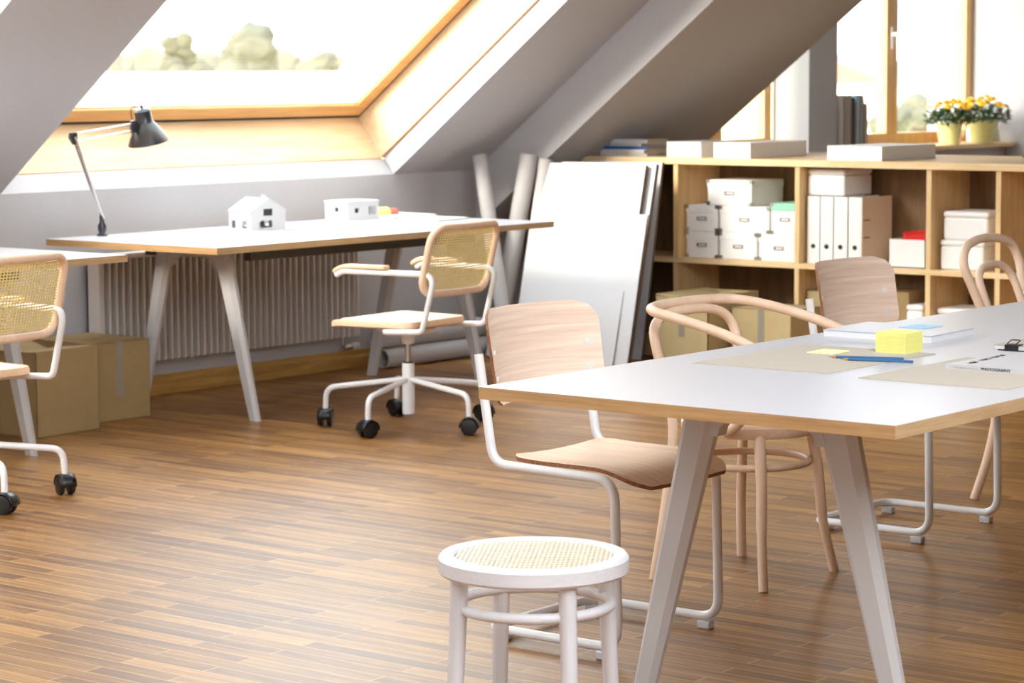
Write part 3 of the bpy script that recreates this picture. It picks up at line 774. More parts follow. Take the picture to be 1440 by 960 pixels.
def pencil(label, a, b):
    a = Vector(a); b = Vector(b); d = (b-a).normalized(); r = .0034
    t = thing('pencil', label, 'pencil', a, math.atan2(d.y, d.x), 'blue pencils on the table')
    L_ = (b-a).length
    m = MB(); m.tube([(.016, 0, r), (L_, 0, r)], r, 6); m.build('shaft', M['pencil'], t, smooth=False)
    m = MB(); m.tube([(0, 0, r), (.012, 0, r), (.016, 0, r)], [.0009, .0028, r*.98], 8); m.build('sharpened_tip', M['pencil_wood'], t)
    m = MB(); m.tube([(-.003, 0, r), (.003, 0, r)], [.0003, .0013], 6); m.build('lead', M['ink'], t)
pencil('blue pencil lying nearer the note cube', (-3.160, 5.200, PZ+.0003), (-2.992, 5.262, PZ+.0003))
pencil('blue pencil lying nearer the table front', (-3.112, 5.176, PZ+.0003), (-2.944, 5.222, PZ+.0003))
pk = thing('drawing_pad', 'thick white paper pad on the table behind the yellow note cube', 'paper pad', (-3.30, 5.775, TZ), rad(3))
m = MB(); m.box(-.155, .155, -.125, .125, 0, .016); m.build('sheets', M['paper'], pk, smooth=False, bevel=.001)
m = MB(); m.box(-.156, .156, -.126, .126, .0165, .0185); m.build('cover', M['table_white'], pk, smooth=False)
slab('sticky_note', 'pale blue sticky note lying on the thick white paper pad', 'note', -3.315, -3.235, 5.80, 5.895, TZ+.0188, TZ+.0200, M['blue_note'])
# photography book
CT0 = (-.118, -.110); CT1 = (-.137, .094)
bk = thing('book', 'white photography book lying on the nearer desk pad', 'book', (-2.677, 5.3355, PZ), 0)
m = MB(); m.box(-.155, .155, -.150, .150, .001, .0085); m.build('pages', M['paper'], bk, smooth=False)
m = MB(); m.box(-.158, .158, -.154, .152, .0085, .0098); m.box(-.158, .158, -.154, .152, 0, .001); m.box(-.158, .158, -.1555, -.153, 0, .0098); m.build('cover', M['table_white'], bk, smooth=False)
def text(body, size, parent, loc, rot, mat, name, ext=.0002, sx=1, bold=0):
    cu = bpy.data.curves.new(name, 'FONT'); cu.body = body; cu.size = size; cu.extrude = ext; cu.offset = bold; cu.align_x = 'LEFT'
    o = bpy.data.objects.new(name+'_src', cu); COL.objects.link(o)
    bpy.context.view_layer.update(); dg = bpy.context.evaluated_depsgraph_get()
    me = bpy.data.meshes.new_from_object(o.evaluated_get(dg)); bpy.data.objects.remove(o)
    me.materials.clear(); me.materials.append(mat)
    q = bpy.data.objects.new(name, me); COL.objects.link(q); q.parent = parent; q.location = loc; q.rotation_euler = rot; q.scale = (sx, 1, 1)
    return q
text('PHOTOGRAPHY', .0086, bk, (-.066, -.1560, .0017), (PI/2, 0, 0), M['ink'], 'spine_title', sx=1.2, bold=.0001)
def scribble(m, x0, x1, y, z, hgt, axis='spine'):
    x = x0
    while x < x1:
        w = random.uniform(.0012, .0022); h = random.uniform(.45, 1)*hgt
        if axis == 'spine': m.box(x, x+w*.6, y-.0002, y+.0002, z, z+h)
        else: m.box(x, x+w*.6, y, y+h, z, z+.0003)
        x += w+random.choice((.0008, .0012, .003))
m = MB(); scribble(m, -.134, -.074, -.1560, .002, .004); m.build('spine_small_print', M['grey_ink'], bk, smooth=False)
m = MB()
for i in range(19):       # bold slanting title across the cover, unreadable in the photo
    if i in (4, 5, 11): continue
    f = i/18; c = Matrix.Translation((CT0[0]+(CT1[0]-CT0[0])*f, CT0[1]+(CT1[1]-CT0[1])*f, .0098)) @ Matrix.Rotation(math.atan2(CT1[1]-CT0[1], CT1[0]-CT0[0]), 4, 'Z')
    h = random.uniform(.012, .017); L_ = .0042
    m.box(-L_, -L_+.0028, -h/2, h/2, 0, .0004, mat=c)
    if i % 2: m.box(-L_, L_, h/2-.004, h/2, 0, .0004, mat=c)
    if i % 3: m.box(L_-.0026, L_, -h/2, 0, 0, .0004, mat=c)
m.build('cover_title', M['ink'], bk, smooth=False)
m = MB()
for k in range(4):
    pts = [(.01+.14*t, -.03+.03*k+.012*math.sin(5*t+k), .0099) for t in [i/14 for i in range(15)]]
    m.tube(pts, .0007, 5)
m.build('cover_line_drawing', M['grey_ink'], bk)
# clipboard with a binder clip
cl = thing('clipboard', 'clipped stack of papers with a black binder clip behind the book', 'papers', (-2.76, 5.73, TZ), rad(0))
m = MB(); m.box(-.165, .165, -.120, .12, 0, .003); m.build('board', M['ink'], cl, smooth=False)
m = MB(); m.box(-.175, .163, -.117, .118, .003, .012); m.build('paper_sheets', M['paper'], cl, smooth=False)
m = MB(); m.box(-.178, .160, -.118, .117, .012, .0135); m.build('cover_sheet', M['pad'], cl, smooth=False)
cp = MB(); cp.prism([(-.124, .0), (-.124, .016), (-.095, .0165), (-.095, .0145), (-.121, .0135), (-.121, .0)], -.145, -.108, 'x'); cpo = cp.build('binder_clip', M['black'], cl, bevel=.0005, smooth=False)
m = MB(); m.tube(fillet([(-.138, -.122, .018), (-.140, -.098, .026), (-.113, -.098, .026), (-.115, -.122, .018)], .006), .0016, 8); m.build('clip_handle', M['rail'], cpo)

# ------------------------------------------------------------------ shelf unit
SY = 10.55; SD = .38; ST_ = 1.02
sh = thing('shelf_unit', 'long low birch shelf unit full of white boxes below the dormer windows', 'shelf', (-6.0, SY, 0))
def S(x): return x+6.0
xs = [-7.33, -6.605, -5.875, -5.51, -4.78, -4.05]
m = MB(); m.box(S(-7.93), S(-3.6), -.01, 1.0, .986, 1.02); m.build('top_board', M['shelf'], sh, bevel=.002, smooth=False)
m = MB(); m.box(S(-7.93), S(-3.6), 0, SD, .485, .511); m.build('middle_shelf', M['shelf'], sh, bevel=.002, smooth=False)
m = MB(); m.box(S(-7.93), S(-3.6), 0, SD, .04, .066); m.build('bottom_shelf', M['shelf'], sh, bevel=.002, smooth=False)
for x in xs:
    m = MB(); m.box(S(x)-.013, S(x)+.013, .001, SD, .066, .485); m.build('partition', M['shelf_v'], sh, smooth=False)
    m = MB(); m.box(S(x)-.013, S(x)+.013, .001, SD, .511, .986); m.build('partition', M['shelf_v'], sh, smooth=False)
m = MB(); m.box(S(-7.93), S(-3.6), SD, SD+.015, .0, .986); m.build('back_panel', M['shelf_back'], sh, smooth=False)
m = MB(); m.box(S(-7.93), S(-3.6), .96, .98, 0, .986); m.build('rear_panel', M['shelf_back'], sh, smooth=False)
for x in (-7.93, -3.62): m = MB(); m.box(S(x), S(x)+.02, .001, .98, 0, .986); m.build('end_panel', M['shelf_v'], sh, smooth=False)
m = MB(); m.box(S(-7.93), S(-3.6), .01, .03, 0, .04); m.build('plinth', M['shelf'], sh, smooth=False)

YF = SY+.055
def archive_box(label, x0, x1, z0, z1, d=.30, y=None, group='archive boxes on the shelf', lidmat='box_white'):
    y = YF if y is None else y; w = (x1-x0)/2; h = z1-z0
    t = thing('archive_box', label, 'box', ((x0+x1)/2, y, z0), 0, group)
    m = MB(); m.box(-w+.003, w-.003, .003, d-.003, 0, h-.028); m.build('body', M['box_white'], t, bevel=.003, smooth=False)
    lid = MB(); lid.box(-w, w, 0, d, h-.040, h); lid = lid.build('lid', M[lidmat], t, bevel=.004, smooth=False)
    m = MB(); m.box(-.026, .026, -.003, .004, h*.42, h*.42+.004); m.box(-.026, .026, -.003, .004, h*.42+.014, h*.42+.018); m.box(-.028, -.024, -.003, .004, h*.42, h*.42+.018); m.box(.024, .028, -.003, .004, h*.42, h*.42+.018)
    m.build('label_holder', M['steel'], t, smooth=False)
    for sx in (-1, 1):
        for z in (0, h-.018):
            m = MB(); cx = sx*(w-.008); m.box(cx-.010, cx+.010, -.0015, .012, z, z+.018); m.build('corner_cap', M['steel'], t, smooth=False)
    return t
Z0 = .5115
archive_box('white archive box, bottom of the left stack on the shelf', -7.305, -7.108, Z0, Z0+.134)
archive_box('white archive box standing on the bottom left one', -7.305, -7.108, Z0+.135, Z0+.268)
archive_box('white lidded archive box with steel corners, topmost on the shelf', -7.175, -6.905, Z0+.2695, Z0+.2695+.128)
archive_box('white archive box, bottom one in the middle of the left bay', -7.100, -6.872, Z0, Z0+.134)
archive_box('wide white archive box in the middle of the left bay, under the topmost', -7.100, -6.800, Z0+.135, Z0+.268)
archive_box('white archive box, bottom right in the left bay', -6.866, -6.625, Z0, Z0+.134)
archive_box('white archive box with a mint green lid in the left bay', -6.795, -6.625, Z0+.135, Z0+.290, lidmat='green')
# lever arch binders
def binder(label, x0, x1, side=False):
    t = thing('binder', label, 'binder', ((x0+x1)/2, YF, Z0), 0, 'white lever arch binders on the shelf'); w = (x1-x0)/2; h = .330; d = .285
    m = MB(); m.box(-w, w, 0, .003, 0, h); m.box(-w, -w+.003, 0, d, 0, h); m.box(w-.003, w, 0, d, 0, h); m.build('cover', [M['box_white']], t, bevel=.001, smooth=False)
    m = MB(); m.box(-w+.004, w-.004, .02, d-.01, .008, h-.012); m.build('sheets', M['paper'], t, smooth=False)
    m = MB(); m.lathe([(.0115, 0), (.0115, .003), (.008, .0035), (.008, .001)], 16, mat=Matrix.Translation((0, -.001, .085)) @ Matrix.Rotation(PI/2, 4, 'X')); m.build('finger_hole', M['ink'], t)
    if side:
        m = MB(); m.box(w, w+.002, .0, d, 0, h); m.build('side_label', M['cream'], t, smooth=False)
        for z in (.13, .215): m = MB(); m.box(w+.002, w+.003, .015, .075, z, z+.007); m.build('slot', M['frame_wood'], t, smooth=False)
binder('white binder at the left end of the row, next to the shelf partition', -6.580, -6.507)
binder('white binder second from the shelf partition', -6.505, -6.431)
binder('white binder third from the shelf partition', -6.428, -6.350)
binder('white binder at the right end of the row, its cream side showing', -6.345, -6.270, True)
def round_box(label, x0, x1, y0, y1, z0, z1, mat, r=.02, group=None, name='storage_box'):
    t = thing(name, label, 'box', ((x0+x1)/2, (y0+y1)/2, z0), 0, group); w = (x1-x0)/2; d = (y1-y0)/2; h = z1-z0
    m = MB(); m.box(-w, w, -d, d, 0, h-.03); m.build('body', M[mat], t, bevel=min(r, .012), smooth=False, seg=3)
    m = MB(); m.box(-w-.003, w+.003, -d-.003, d+.003, h-.03, h); m.build('lid', M[mat], t, bevel=min(r, .014), smooth=False, seg=3)
    return t
round_box('white rounded box lying on top of the binders', -6.585, -6.375, YF+.01, YF+.275, Z0+.331, Z0+.331+.132, 'box_white', .03)
ob = thing('storage_box', 'open white box holding a red folder, right of the binders', 'box', (-6.02, YF+.10, Z0), 0)
m = MB(); w, d, h = .10, .10, .135
m.box(-w, w, -d, -d+.004, 0, h); m.box(-w, w, d-.004, d, 0, h); m.box(-w, -w+.004, -d, d, 0, h); m.box(w-.004, w, -d, d, 0, h); m.box(-w, w, -d, d, 0, .004); m.build('body', M['box_white'], ob, smooth=False)
fo = thing('folder', 'red folder sticking out of the open white box', 'folder', (-6.01, YF+.10, Z0+.006), 0)
m = MB(); m.add([(-.05, -.03, 0), (.082, -.03, 0), (.082, .03, 0), (-.05, .03, 0), (-.065, -.045, .152), (.085, -.045, .160), (.085, .05, .168), (-.03, .05, .165)], [(0,3,2,1), (4,5,6,7), (0,1,5,4), (1,2,6,5), (2,3,7,6), (3,0,4,7)]); m.build('cover', M['red'], fo, smooth=False)
m = MB(); m.add([(-.04, -.028, .1), (.080, -.028, .1), (.080, -.02, .1), (-.04, -.02, .1), (-.055, -.052, .164), (.08, -.05, .175), (.08, -.047, .175), (-.055, -.049, .164)], [(0,3,2,1), (4,5,6,7), (0,1,5,4), (1,2,6,5), (2,3,7,6), (3,0,4,7)]); m.build('flap', M['red'], fo, smooth=False)
round_box('white lidded box, lower of two in the narrow bay', -5.840, -5.610, YF, YF+.26, Z0, Z0+.142, 'box_white', group='boxes in the narrow bay')
round_box('white lidded box, upper of two in the narrow bay', -5.825, -5.590, YF, YF+.26, Z0+.1422, Z0+.1422+.136, 'box_white', group='boxes in the narrow bay')
round_box('white low box in the bottom of the second bay', -6.02, -5.93, YF, YF+.2, .0665, .335, 'box_white')
round_box('white flat box in the bottom of the narrow bay', -5.855, -5.66, YF, YF+.25, .0665, .328, 'box_white')
slab('folded_bag', 'brown folded paper bag in the bottom of the second bay', 'bag', -6.2, -6.03, YF+.02, YF+.25, .0665, .39, M['card'], rad(4))
# boxes and books on the shelf top
TS = 1.0203
def flat_box(label, x0, x1, y0, y1, h):
    t = thing('storage_box', label, 'box', ((x0+x1)/2, (y0+y1)/2, TS), 0, 'flat white boxes on top of the shelf'); w = (x1-x0)/2; d = (y1-y0)/2
    m = MB(); m.box(-w+.002, w-.002, -d+.002, d-.002, 0, h*.5); m.build('body', M['box_white'], t, smooth=False)
    m = MB(); m.box(-w, w, -d, d, h*.06, h); m.build('lid', M['box_white'], t, bevel=.002, smooth=False)
flat_box('flat white box at the left end of the shelf top', -7.435, -7.222, 10.62, 10.93, .078)
flat_box('flat white box on the shelf top, second from the left end', -7.115, -6.895, 10.575, 11.10, .078)
flat_box('flat white box on the shelf top in front of the window', -6.450, -6.145, 10.575, 11.10, .070)
bz = TS
for (w, d, h, rot, ox, mat, lab) in ((.145, .11, .014, 2, .01, 'paper', 'white book at the bottom of the stack on the shelf'), (.175, .12, .019, -3, -.012, 'paper', 'white book second from the bottom of the stack'), (.150, .12, .015, 5, .0, 'blue_book', 'blue book in the middle of the stack'), (.130, .10, .015, -6, .008, 'paper', 'white book directly on the blue one'), (.150, .105, .020, 3, .0, 'paper', 'white book on top of the stack')):
    t = thing('book', lab, 'book', (-7.735+ox, 10.75, bz), rad(rot), 'stacked books on the shelf top')
    m = MB(); m.box(-w+.003, w-.003, -d+.004, d-.003, .002, h-.002); m.build('pages', M['page'], t, smooth=False)
    m = MB(); m.box(-w, w, -d, d, 0, .002); m.box(-w, w, -d, d, h-.002, h); m.box(-w, w, -d-.001, -d+.003, 0, h); m.build('cover', M[mat], t, smooth=False); bz += h+.0004
# picture frame at the right
pf = thing('picture_frame', 'small brown picture frame on the shelf, cut by the right picture edge', 'picture frame', (-5.70, 11.36, TS), rad(0))
tl = Matrix.Rotation(rad(-16), 4, 'X') 
m = MB()
for a in ((-.10, -.082, 0, .15), (.082, .10, 0, .15), (-.10, .10, 0, .018), (-.10, .10, .132, .15)): m.box(a[0], a[1], -.008, .008, a[2], a[3], mat=tl)
m.build('frame', M['frame_wood'], pf, smooth=False)
m = MB(); m.box(-.083, .083, -.002, .004, .015, .135, mat=tl); m.build('picture', M['photo'], pf, smooth=False)
m = MB(); m.box(-.008, .008, .010, .014, .0, .12, mat=Matrix.Translation((0, .055, 0)) @ Matrix.Rotation(rad(22), 4, 'X')); m.build('stand', M['frame_wood'], pf, smooth=False)

# ------------------------------------------------------------------ window sill
SZ = .9553
for (y0, y1, h, d, mat, lean, lab) in ((13.875, 13.965, .345, .22, 'dark_book', 0, 'grey brown book standing against the window pier'), (13.970, 14.010, .33, .20, 'black_book', 0, 'black book standing on the sill beside the grey brown one'),
        (14.014, 14.030, .30, .2, 'page', 0, 'thin tan book between black and pale blue books on the sill'), (14.034, 14.064, .345, .19, 'blue_note', 0, 'pale blue book standing on the sill'), (14.070, 14.115, .345, .2, 'grey_book', 0, 'tall grey book on the sill right of the pale blue one'), (14.128, 14.173, .29, .2, 'dark_book', 2.0, 'short dark book at the right end of the sill row')):
    t = thing('book', lab, 'book', (-8.44, (y0+y1)/2, SZ), 0, 'books standing on the window sill'); t.rotation_euler = (rad(lean), 0, 0)
    w = (y1-y0)/2
    m = MB(); m.box(-.10, .095, -w+.002, w-.002, .003, h-.003); m.build('pages', M['page'], t, smooth=False)
    m = MB(); m.box(-.102, .10, -w, -w+.002, 0, h); m.box(-.102, .10, w-.002, w, 0, h); m.box(.096, .10, -w, w, 0, h); m.build('cover', M[mat], t, smooth=False)
def flower_pot(label, loc, r, h, spread, nflow, seed):
    random.seed(seed)
    t = thing('flower_pot', label, 'potted plant', loc, 0, 'yellow flower pots on the window sill')
    m = MB(); m.lathe([(r*.70, 0), (r*.72, .003), (r*.98, h*.97), (r, h), (r*.93, h), (r*.90, h*.9), (r*.2, h*.88)], 32); m.build('pot', M['pot'], t)
    m = MB(); 
    for i in range(380):
        a = random.uniform(0, 2*PI); rr_ = spread*math.sqrt(random.random()); z = h*.92+random.uniform(0, .12)*(1.1-.5*rr_/spread)
        c = Vector((rr_*math.cos(a), rr_*math.sin(a), z)); d = Vector((math.cos(a+random.uniform(-1, 1)), math.sin(a+random.uniform(-1, 1)), random.uniform(-.3, .8))).normalized()
        s = d.cross(Vector((0, 0, 1))).normalized()*.015; L_ = random.uniform(.035, .06); nn = s.cross(d).normalized()*.004
        m.add([c, c+d*L_*.5+s+nn, c+d*L_, c+d*L_*.5-s+nn, c+d*L_*.5-nn*.4], [(0, 1, 4), (1, 2, 4), (2, 3, 4), (3, 0, 4)])
    for i in range(26):
        a = random.uniform(0, 2*PI); rr_ = spread*.8*math.sqrt(random.random()); m.tube([(rr_*.3*math.cos(a), rr_*.3*math.sin(a), h*.85), (rr_*math.cos(a), rr_*math.sin(a), h+.11)], .0015, 5)
    m.build('foliage', M['leaf'], t, smooth=False)
    for i in range(nflow):
        a = i*2.4; rr_ = spread*.95*math.sqrt((i+.5)/nflow); z = h+.155-.07*(rr_/spread)**2+random.uniform(-.02, .015)
        c = Vector((rr_*math.cos(a), rr_*math.sin(a), z)); up = Vector((rr_*math.cos(a)*5, rr_*math.sin(a)*5, 1)).normalized()
        s1 = up.orthogonal().normalized(); s2 = up.cross(s1)
        m = MB()
        for ring, (R_, lift, kk) in enumerate(((.036, .000, 13), (.027, .008, 11), (.016, .015, 8))):
            for j in range(kk):
                b = 2*PI*j/kk+ring*.3; d = s1*math.cos(b)+s2*math.sin(b); e = s2*math.cos(b)-s1*math.sin(b)
                m.add([c+up*lift*.5, c+d*R_*.6+e*.006+up*lift, c+d*R_+up*(lift+.003), c+d*R_*.6-e*.006+up*lift, c+d*R_*.6+up*(lift-.003)], [(0, 3, 2, 1), (0, 1, 4), (1, 2, 4), (2, 3, 4), (3, 0, 4)])
        fl = m.build('flower', M['petal'], t, smooth=False)
        m = MB(); m.lathe([(.002, .001), (.007, .004), (.007, .012), (.003, .015)], 10, mat=Matrix.Translation(c) @ up.to_track_quat('Z', 'Y').to_matrix().to_4x4()); m.build('flower_centre', M['flower_eye'], fl)
    return t
flower_pot('left pot of yellow flowers on the window sill', (-8.40, 15.36, SZ), .094, .145, .150, 15, 3)
flower_pot('right and larger pot of yellow flowers on the window sill', (-8.37, 15.78, SZ), .108, .155, .175, 18, 5)
m = MB(); m.lathe([(.05, 0), (.056, .006), (.060, .06), (.058, .115), (.054, .118), (.050, .10), (.03, .02)], 28); tag(m.build('candle_jar', M['amber'], None, loc=(-8.56, 15.70, SZ)), 'amber glass jar between the two flower pots', 'jar')
m = MB(); m.lathe([(.078, 0), (.082, .006), (.080, .07), (.062, .14), (.052, .18), (.055, .20), (.047, .20), (.043, .17), (.03, .05)], 32); tag(m.build('vase', M['vase'], None, loc=(-8.54, 16.03, SZ)), 'plain white vase at the right end of the window sill', 'vase')

# ------------------------------------------------------------------ boards and paper tubes by the shelf
def board(label, x0, x1, yb, yt, H_, th, z0=0.0, mat=('paper', 'kraft')):
    a = math.atan2(yt-yb, H_); L_ = math.hypot(H_, yt-yb)
    t = thing('presentation_board', label, 'board', ((x0+x1)/2, yb, z0), 0, 'white presentation boards leaning by the shelf')
    rot = Matrix.Rotation(-a, 4, 'X'); w = (x1-x0)/2
    m = MB(); m.box(-w, w, .0015, th-.0015, 0, L_, mat=rot); m.build('board_core', M[mat[1]], t, smooth=False)
    m = MB(); m.box(-w, w, 0, .0015, 0, L_, mat=rot); m.build('white_face', M[mat[0]], t, smooth=False)
    t.location.z = z0
    return t
board('large white board leaning in front of the other boards', -7.915, -7.245, 9.93, 10.17, .995, .028)
board('white board leaning directly behind the large front one', -7.80, -7.212, 9.965, 10.215, 1.00, .028)
board('white board leaning at the back, nearest the shelf unit', -7.86, -7.392, 10.335, 10.52, .995, .020)
board('narrow white board on the right of the leaning boards', -7.265, -7.170, 9.90, 10.078, .755, .014)
board('smallest white board standing low in front of the large one', -7.507, -7.247, 9.885, 9.985, .38, .011, mat=('paper', 'kraft'))
def ptube(label, a, b, r):
    a = Vector(a); b = Vector(b); t = thing('paper_tube', label, 'tube', a, 0, None); d = b-a
    t['group'] = 'pale paper tubes by the boards'
    ri = r*.86; u = d.normalized()
    m = MB(); q = (u.to_track_quat('Z', 'Y')).to_matrix().to_4x4(); L_ = d.length; n = 28
    prof = [(r, 0), (r, L_), (ri, L_), (ri, 0)]
    vs = [q @ Vector((p*math.cos(2*PI*j/n), p*math.sin(2*PI*j/n), z)) for p, z in prof for j in range(n)]
    fs = [(i*n+j, i*n+(j+1) % n, ((i+1) % 4)*n+(j+1) % n, ((i+1) % 4)*n+j) for i in range(4) for j in range(n)]
    m.add(vs, fs); m.build('tube_wall', M['paper_tube'], t)
ptube('paper tube leaning to the left, furthest from the boards', (-7.865, 9.86, .012), (-8.165, 10.0, 1.03), .038)
ptube('thick upright paper tube leaning beside the boards', (-8.07, 9.99, .004), (-7.96, 10.15, 1.035), .046)
ptube('slimmer upright paper tube touching the left edge of the boards', (-7.955, 10.085, .004), (-7.875, 10.178, 1.015), .036)
ptube('paper tube lying on the floor against the baseboard', (-8.20, 9.27, .050), (-8.19, 10.15, .050), .048)
ptube('paper tube lying on top of the other one behind the desk', (-8.235, 9.27, .146), (-8.215, 10.05, .146), .050)

# ------------------------------------------------------------------ cardboard boxes
def carton(label, loc, rz, w, d, h, mat='card', flaps=True, tape=True, tapeside='y'):
    t = thing('cardboard_box', label, 'box', loc, rz, 'cardboard boxes'); e = .004
    m = MB(); m.box(-w, w, -d, -d+e, 0, h); m.box(-w, w, d-e, d, 0, h); m.box(-w, -w+e, -d, d, 0, h); m.box(w-e, w, -d, d, 0, h); m.box(-w, w, -d, d, 0, e)
    m.build('body', M[mat], t, smooth=False)
    if flaps:
        for sx, ang in ((-1, 14), (1, 5)):
            m = MB(); mt = Matrix.Translation((sx*w, 0, h)) @ Matrix.Rotation(rad(-sx*ang), 4, 'Y')
            m.box(-sx*w*.97 if sx > 0 else 0, 0 if sx > 0 else w*.97, -d, d, 0, e, mat=mt); m.build('flap', M[mat], t, smooth=False)
    else:
        m = MB(); m.box(-w, w, -d, d, h-e, h); m.build('flap', M[mat], t, smooth=False)
    if tape:
        m = MB()
        if tapeside == 'y': m.box(-.018, .018, -d-.001, -d, h*.45, h)
        else: m.box(w, w+.001, -.018, .018, h*.3, h)
        m.build('tape', M['tape'], t, smooth=False)
    return t
carton('brown open cardboard box between the two desks, nearest the left desk', (-7.93, 6.80, 0), rad(3), .205, .175, .345, tape=False)
carton('brown taped cardboard box under the left end of the skylight desk', (-8.06, 7.225, 0), rad(-2), .20, .165, .335, flaps=False, tapeside='x')
carton('large cardboard box with open flaps in front of the left shelf bay', (-6.97, 10.31, 0), 0, .155, .225, .365, 'card_pale')
carton('smaller taped cardboard box beside the large open one at the shelf', (-6.60, 10.37, 0), rad(2), .165, .155, .31, 'card_pale', flaps=False)
carton('pale cardboard box in the bottom of the second shelf bay', (-6.47, YF+.13, .067), 0, .115, .125, .31, 'card_pale', flaps=False, tape=False)
m = MB(); m.tube(spline([(-8.36, 7.33, .62), (-8.33, 7.335, .50), (-8.34, 7.30, .40), (-8.30, 7.22, .345)], 6), .004, 8); tag(m.build('power_cable', M['cable'], None), 'thin white cable hanging down the wall behind the cartons', 'cable')

# ------------------------------------------------------------------ outdoors
o = MB(); o.add([(-3500, -2500, 0), (2500, -2500, 0), (2500, 3500, 0), (-3500, 3500, 0), (-3500, -2500, -2), (2500, -2500, -2), (2500, 3500, -2), (-3500, 3500, -2)], [(0,1,2,3), (7,6,5,4), (0,4,5,1), (1,5,6,2), (2,6,7,3), (3,7,4,0)])
g = o.build('field', M['grass'], None, loc=(0, 0, -7), smooth=False); tag(g, 'pale flat field far outside the windows', 'field')
def tree(label, x, y, top, rx, seed, trunk=.18):
    random.seed(seed); z0 = -6.97; H_ = top-z0
    t = thing('tree', label, 'tree', (x, y, z0), 0, 'far trees beyond the skylight')
    m = MB()
    import bmesh
    for i in range(22):
        a = random.uniform(0, 2*PI); q = math.sqrt(random.random()); zz = random.uniform(.52, .90)
        r = rx*random.uniform(.28, .46)*1.25
        c = Vector((rx*.68*q*math.cos(a)*(1-(zz-.6)**2*4), rx*.68*q*math.sin(a)*(1-(zz-.6)**2*4), H_*zz))
        bm = bmesh.new(); bmesh.ops.create_icosphere(bm, subdivisions=3, radius=r)
        vs = [v.co*(1+.22*noise.noise(v.co*(2.2/r)+Vector((i*3, seed, 0))))*1.0 for v in bm.verts]
        vs = [Vector((v.x, v.y, v.z*.85))+c for v in vs]
        m.add(vs, [tuple(v.index for v in f.verts) for f in bm.faces]); bm.free()
    m.build('crown', M['tree'], t)
    m = MB(); m.tube([(0, 0, 0), (.1, 0, H_*.3), (0, .1, H_*.6)], [rx*.09, rx*.07, rx*.04], 8); m.build('trunk', M['bark'], t)
tree('narrow round tree seen through the skylight, left of the big one', -129.5, 125, 5.3, 1.45, 1)
tree('biggest round tree seen through the skylight', -139.8, 143.1, 5.8, 3.1, 2)
tree('low tree just left of the biggest one through the skylight', -137, 134, 3.0, 1.9, 6)
tree('pale tree at the right corner of the skylight', -176.5, 190.9, 4.1, 2.7, 3)
tree('pale tree behind the sash corner, furthest right in the skylight', -171, 196, 3.6, 2.2, 8)
tree('faint low tree at the left edge of the skylight view', -189.5, 170, 3.2, 2.4, 4)
tree('green bush seen under the window handle through the right pane', -54.1, 95.8, .45, 1.9, 5)
tree('small bush between the window mullion and the sill books', -56.5, 94, -.6, 1.0, 9)
random.seed(11)
m = MB()
import bmesh
for i in range(46):
    f = i/45; c = Vector((-262+f*70, 175+f*70, 4.3+random.uniform(-.6, .9))); bm = bmesh.new(); bmesh.ops.create_icosphere(bm, subdivisions=2, radius=random.uniform(2.2, 3.4))
    m.add([Vector((v.co.x, v.co.y, v.co.z*.8))*(1+.2*noise.noise(v.co+Vector((i, 0, 0))))+c+Vector((0, 0, -2.7)) for v in bm.verts], [tuple(v.index for v in q.verts) for q in bm.faces]); bm.free()
m.prism([(0, -7), (0, 1.5), (3, 1.5), (3, -7)], 0, 99, 'y', mat=Matrix.Translation((-262, 175, 0)) @ Matrix.Rotation(rad(-45), 4, 'Z'))
tag(m.build('hedge', M['hedge'], None), 'long low hazy line of trees on the horizon beyond the skylight', 'hedge')
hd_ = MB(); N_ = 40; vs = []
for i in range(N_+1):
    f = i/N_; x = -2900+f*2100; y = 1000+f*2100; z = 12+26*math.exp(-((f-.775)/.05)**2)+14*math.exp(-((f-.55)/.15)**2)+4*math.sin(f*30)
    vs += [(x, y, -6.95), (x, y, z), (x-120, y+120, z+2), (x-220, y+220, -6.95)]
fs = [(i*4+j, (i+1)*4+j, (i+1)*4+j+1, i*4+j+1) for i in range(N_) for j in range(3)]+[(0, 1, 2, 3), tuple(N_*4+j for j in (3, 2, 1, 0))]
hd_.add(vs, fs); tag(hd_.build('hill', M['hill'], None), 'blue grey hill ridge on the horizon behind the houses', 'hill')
def house(label, x, y, w, d, h, rh, rz, seed=0):
    t = thing('house', label, 'house', (x, y, -7), rz, 'far houses outside the dormer window')
    m = MB(); m.box(-w, w, -d, d, 0, h); m.build('walls', M['render'], t, smooth=False)
    m = MB(); m.prism([(-w-.4, h), (w+.4, h), (0, h+rh)], -d-.4, d+.4, 'y'); m.build('roof', M['rooftile'], t, smooth=False)
    for s in (-.5, .1, .6): m = MB(); m.box(w*s-.5, w*s+.5, -d-.05, -d+.05, h*.5, h*.75); m.build('window', M['win_dark'], t, smooth=False)
house('far white house with red roof, leftmost in the dormer window', -154.8, 257, 6, 7, 7.4, 2.6, rad(20))
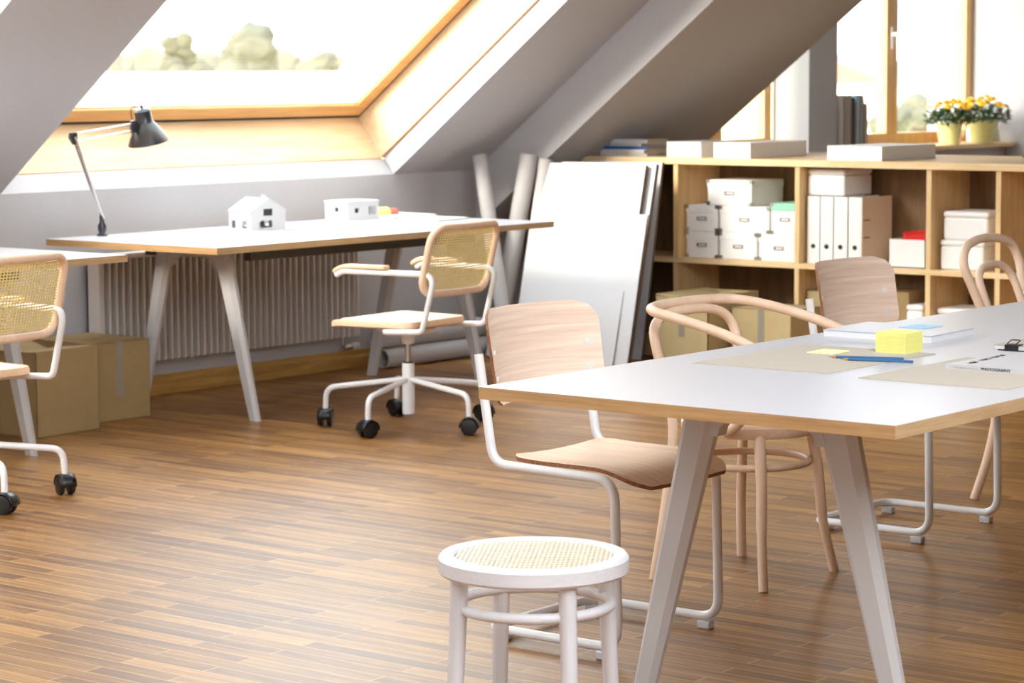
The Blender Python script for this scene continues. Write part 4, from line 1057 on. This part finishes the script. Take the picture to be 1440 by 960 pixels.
house('far white house just right of the leftmost red roofed one', -145, 268, 4.2, 5, 7.2, 2.2, rad(50))
house('far house nearest the window mullion', -160, 300, 5, 6, 7.6, 2.4, rad(-10))
nb = thing('white_block', 'tall blank added building filling the right window pane', 'white_block', (-34.2, 68.0, -7), rad(31))  # added white block, stands in for the blank white of this pane
m = MB(); m.box(-2.6, 3.6, -4, 4, 0, 12); m.build('walls', M['render'], nb, smooth=False)
m = MB(); m.prism([(-3.0, 12), (4.0, 12), (.5, 15)], -4.4, 4.4, 'y'); m.build('roof', M['render'], nb, smooth=False)

# ------------------------------------------------------------------ light
w = bpy.data.worlds.new('sky'); C.world = w; w.use_nodes = True
bg = w.node_tree.nodes['Background']; bg.inputs['Color'].default_value = (.87, .94, 1.0, 1); bg.inputs['Strength'].default_value = 5.0
sun = bpy.data.lights.new('sun', 'SUN'); sun.energy = 7.0; sun.angle = rad(22); sun.color = (1.0, .93, .82)
so = bpy.data.objects.new('sun', sun); COL.objects.link(so)
so.rotation_euler = Vector((.25, .92, -.30)).normalized().to_track_quat('-Z', 'Y').to_euler()

# ------------------------------------------------------------------ camera
cam = bpy.data.cameras.new('camera'); co = bpy.data.objects.new('camera', cam); COL.objects.link(co); C.camera = co
cam.sensor_width = 36; cam.lens = 3540.27/1440*36; cam.clip_end = 6000; cam.clip_start = .1
Rr = Vector((0.78268937, 0.62239115, -0.00515871)); Rd = Vector((0.06144785, -0.08551632, -0.99444010)); Rf = Vector((-0.61937187, 0.77802071, -0.10517731))
co.matrix_world = Matrix(((Rr.x, -Rd.x, -Rf.x, 0), (Rr.y, -Rd.y, -Rf.y, 0), (Rr.z, -Rd.z, -Rf.z, 1.44), (0, 0, 0, 1)))
cam.dof.use_dof = True; cam.dof.focus_distance = 6.3; cam.dof.aperture_fstop = 7.5

C.view_settings.view_transform = 'Standard'; C.view_settings.look = 'None'; C.view_settings.gamma = 1; C.view_settings.use_curve_mapping = False
C.view_settings.exposure = .45
C.cycles.max_bounces = 8; C.cycles.diffuse_bounces = 5
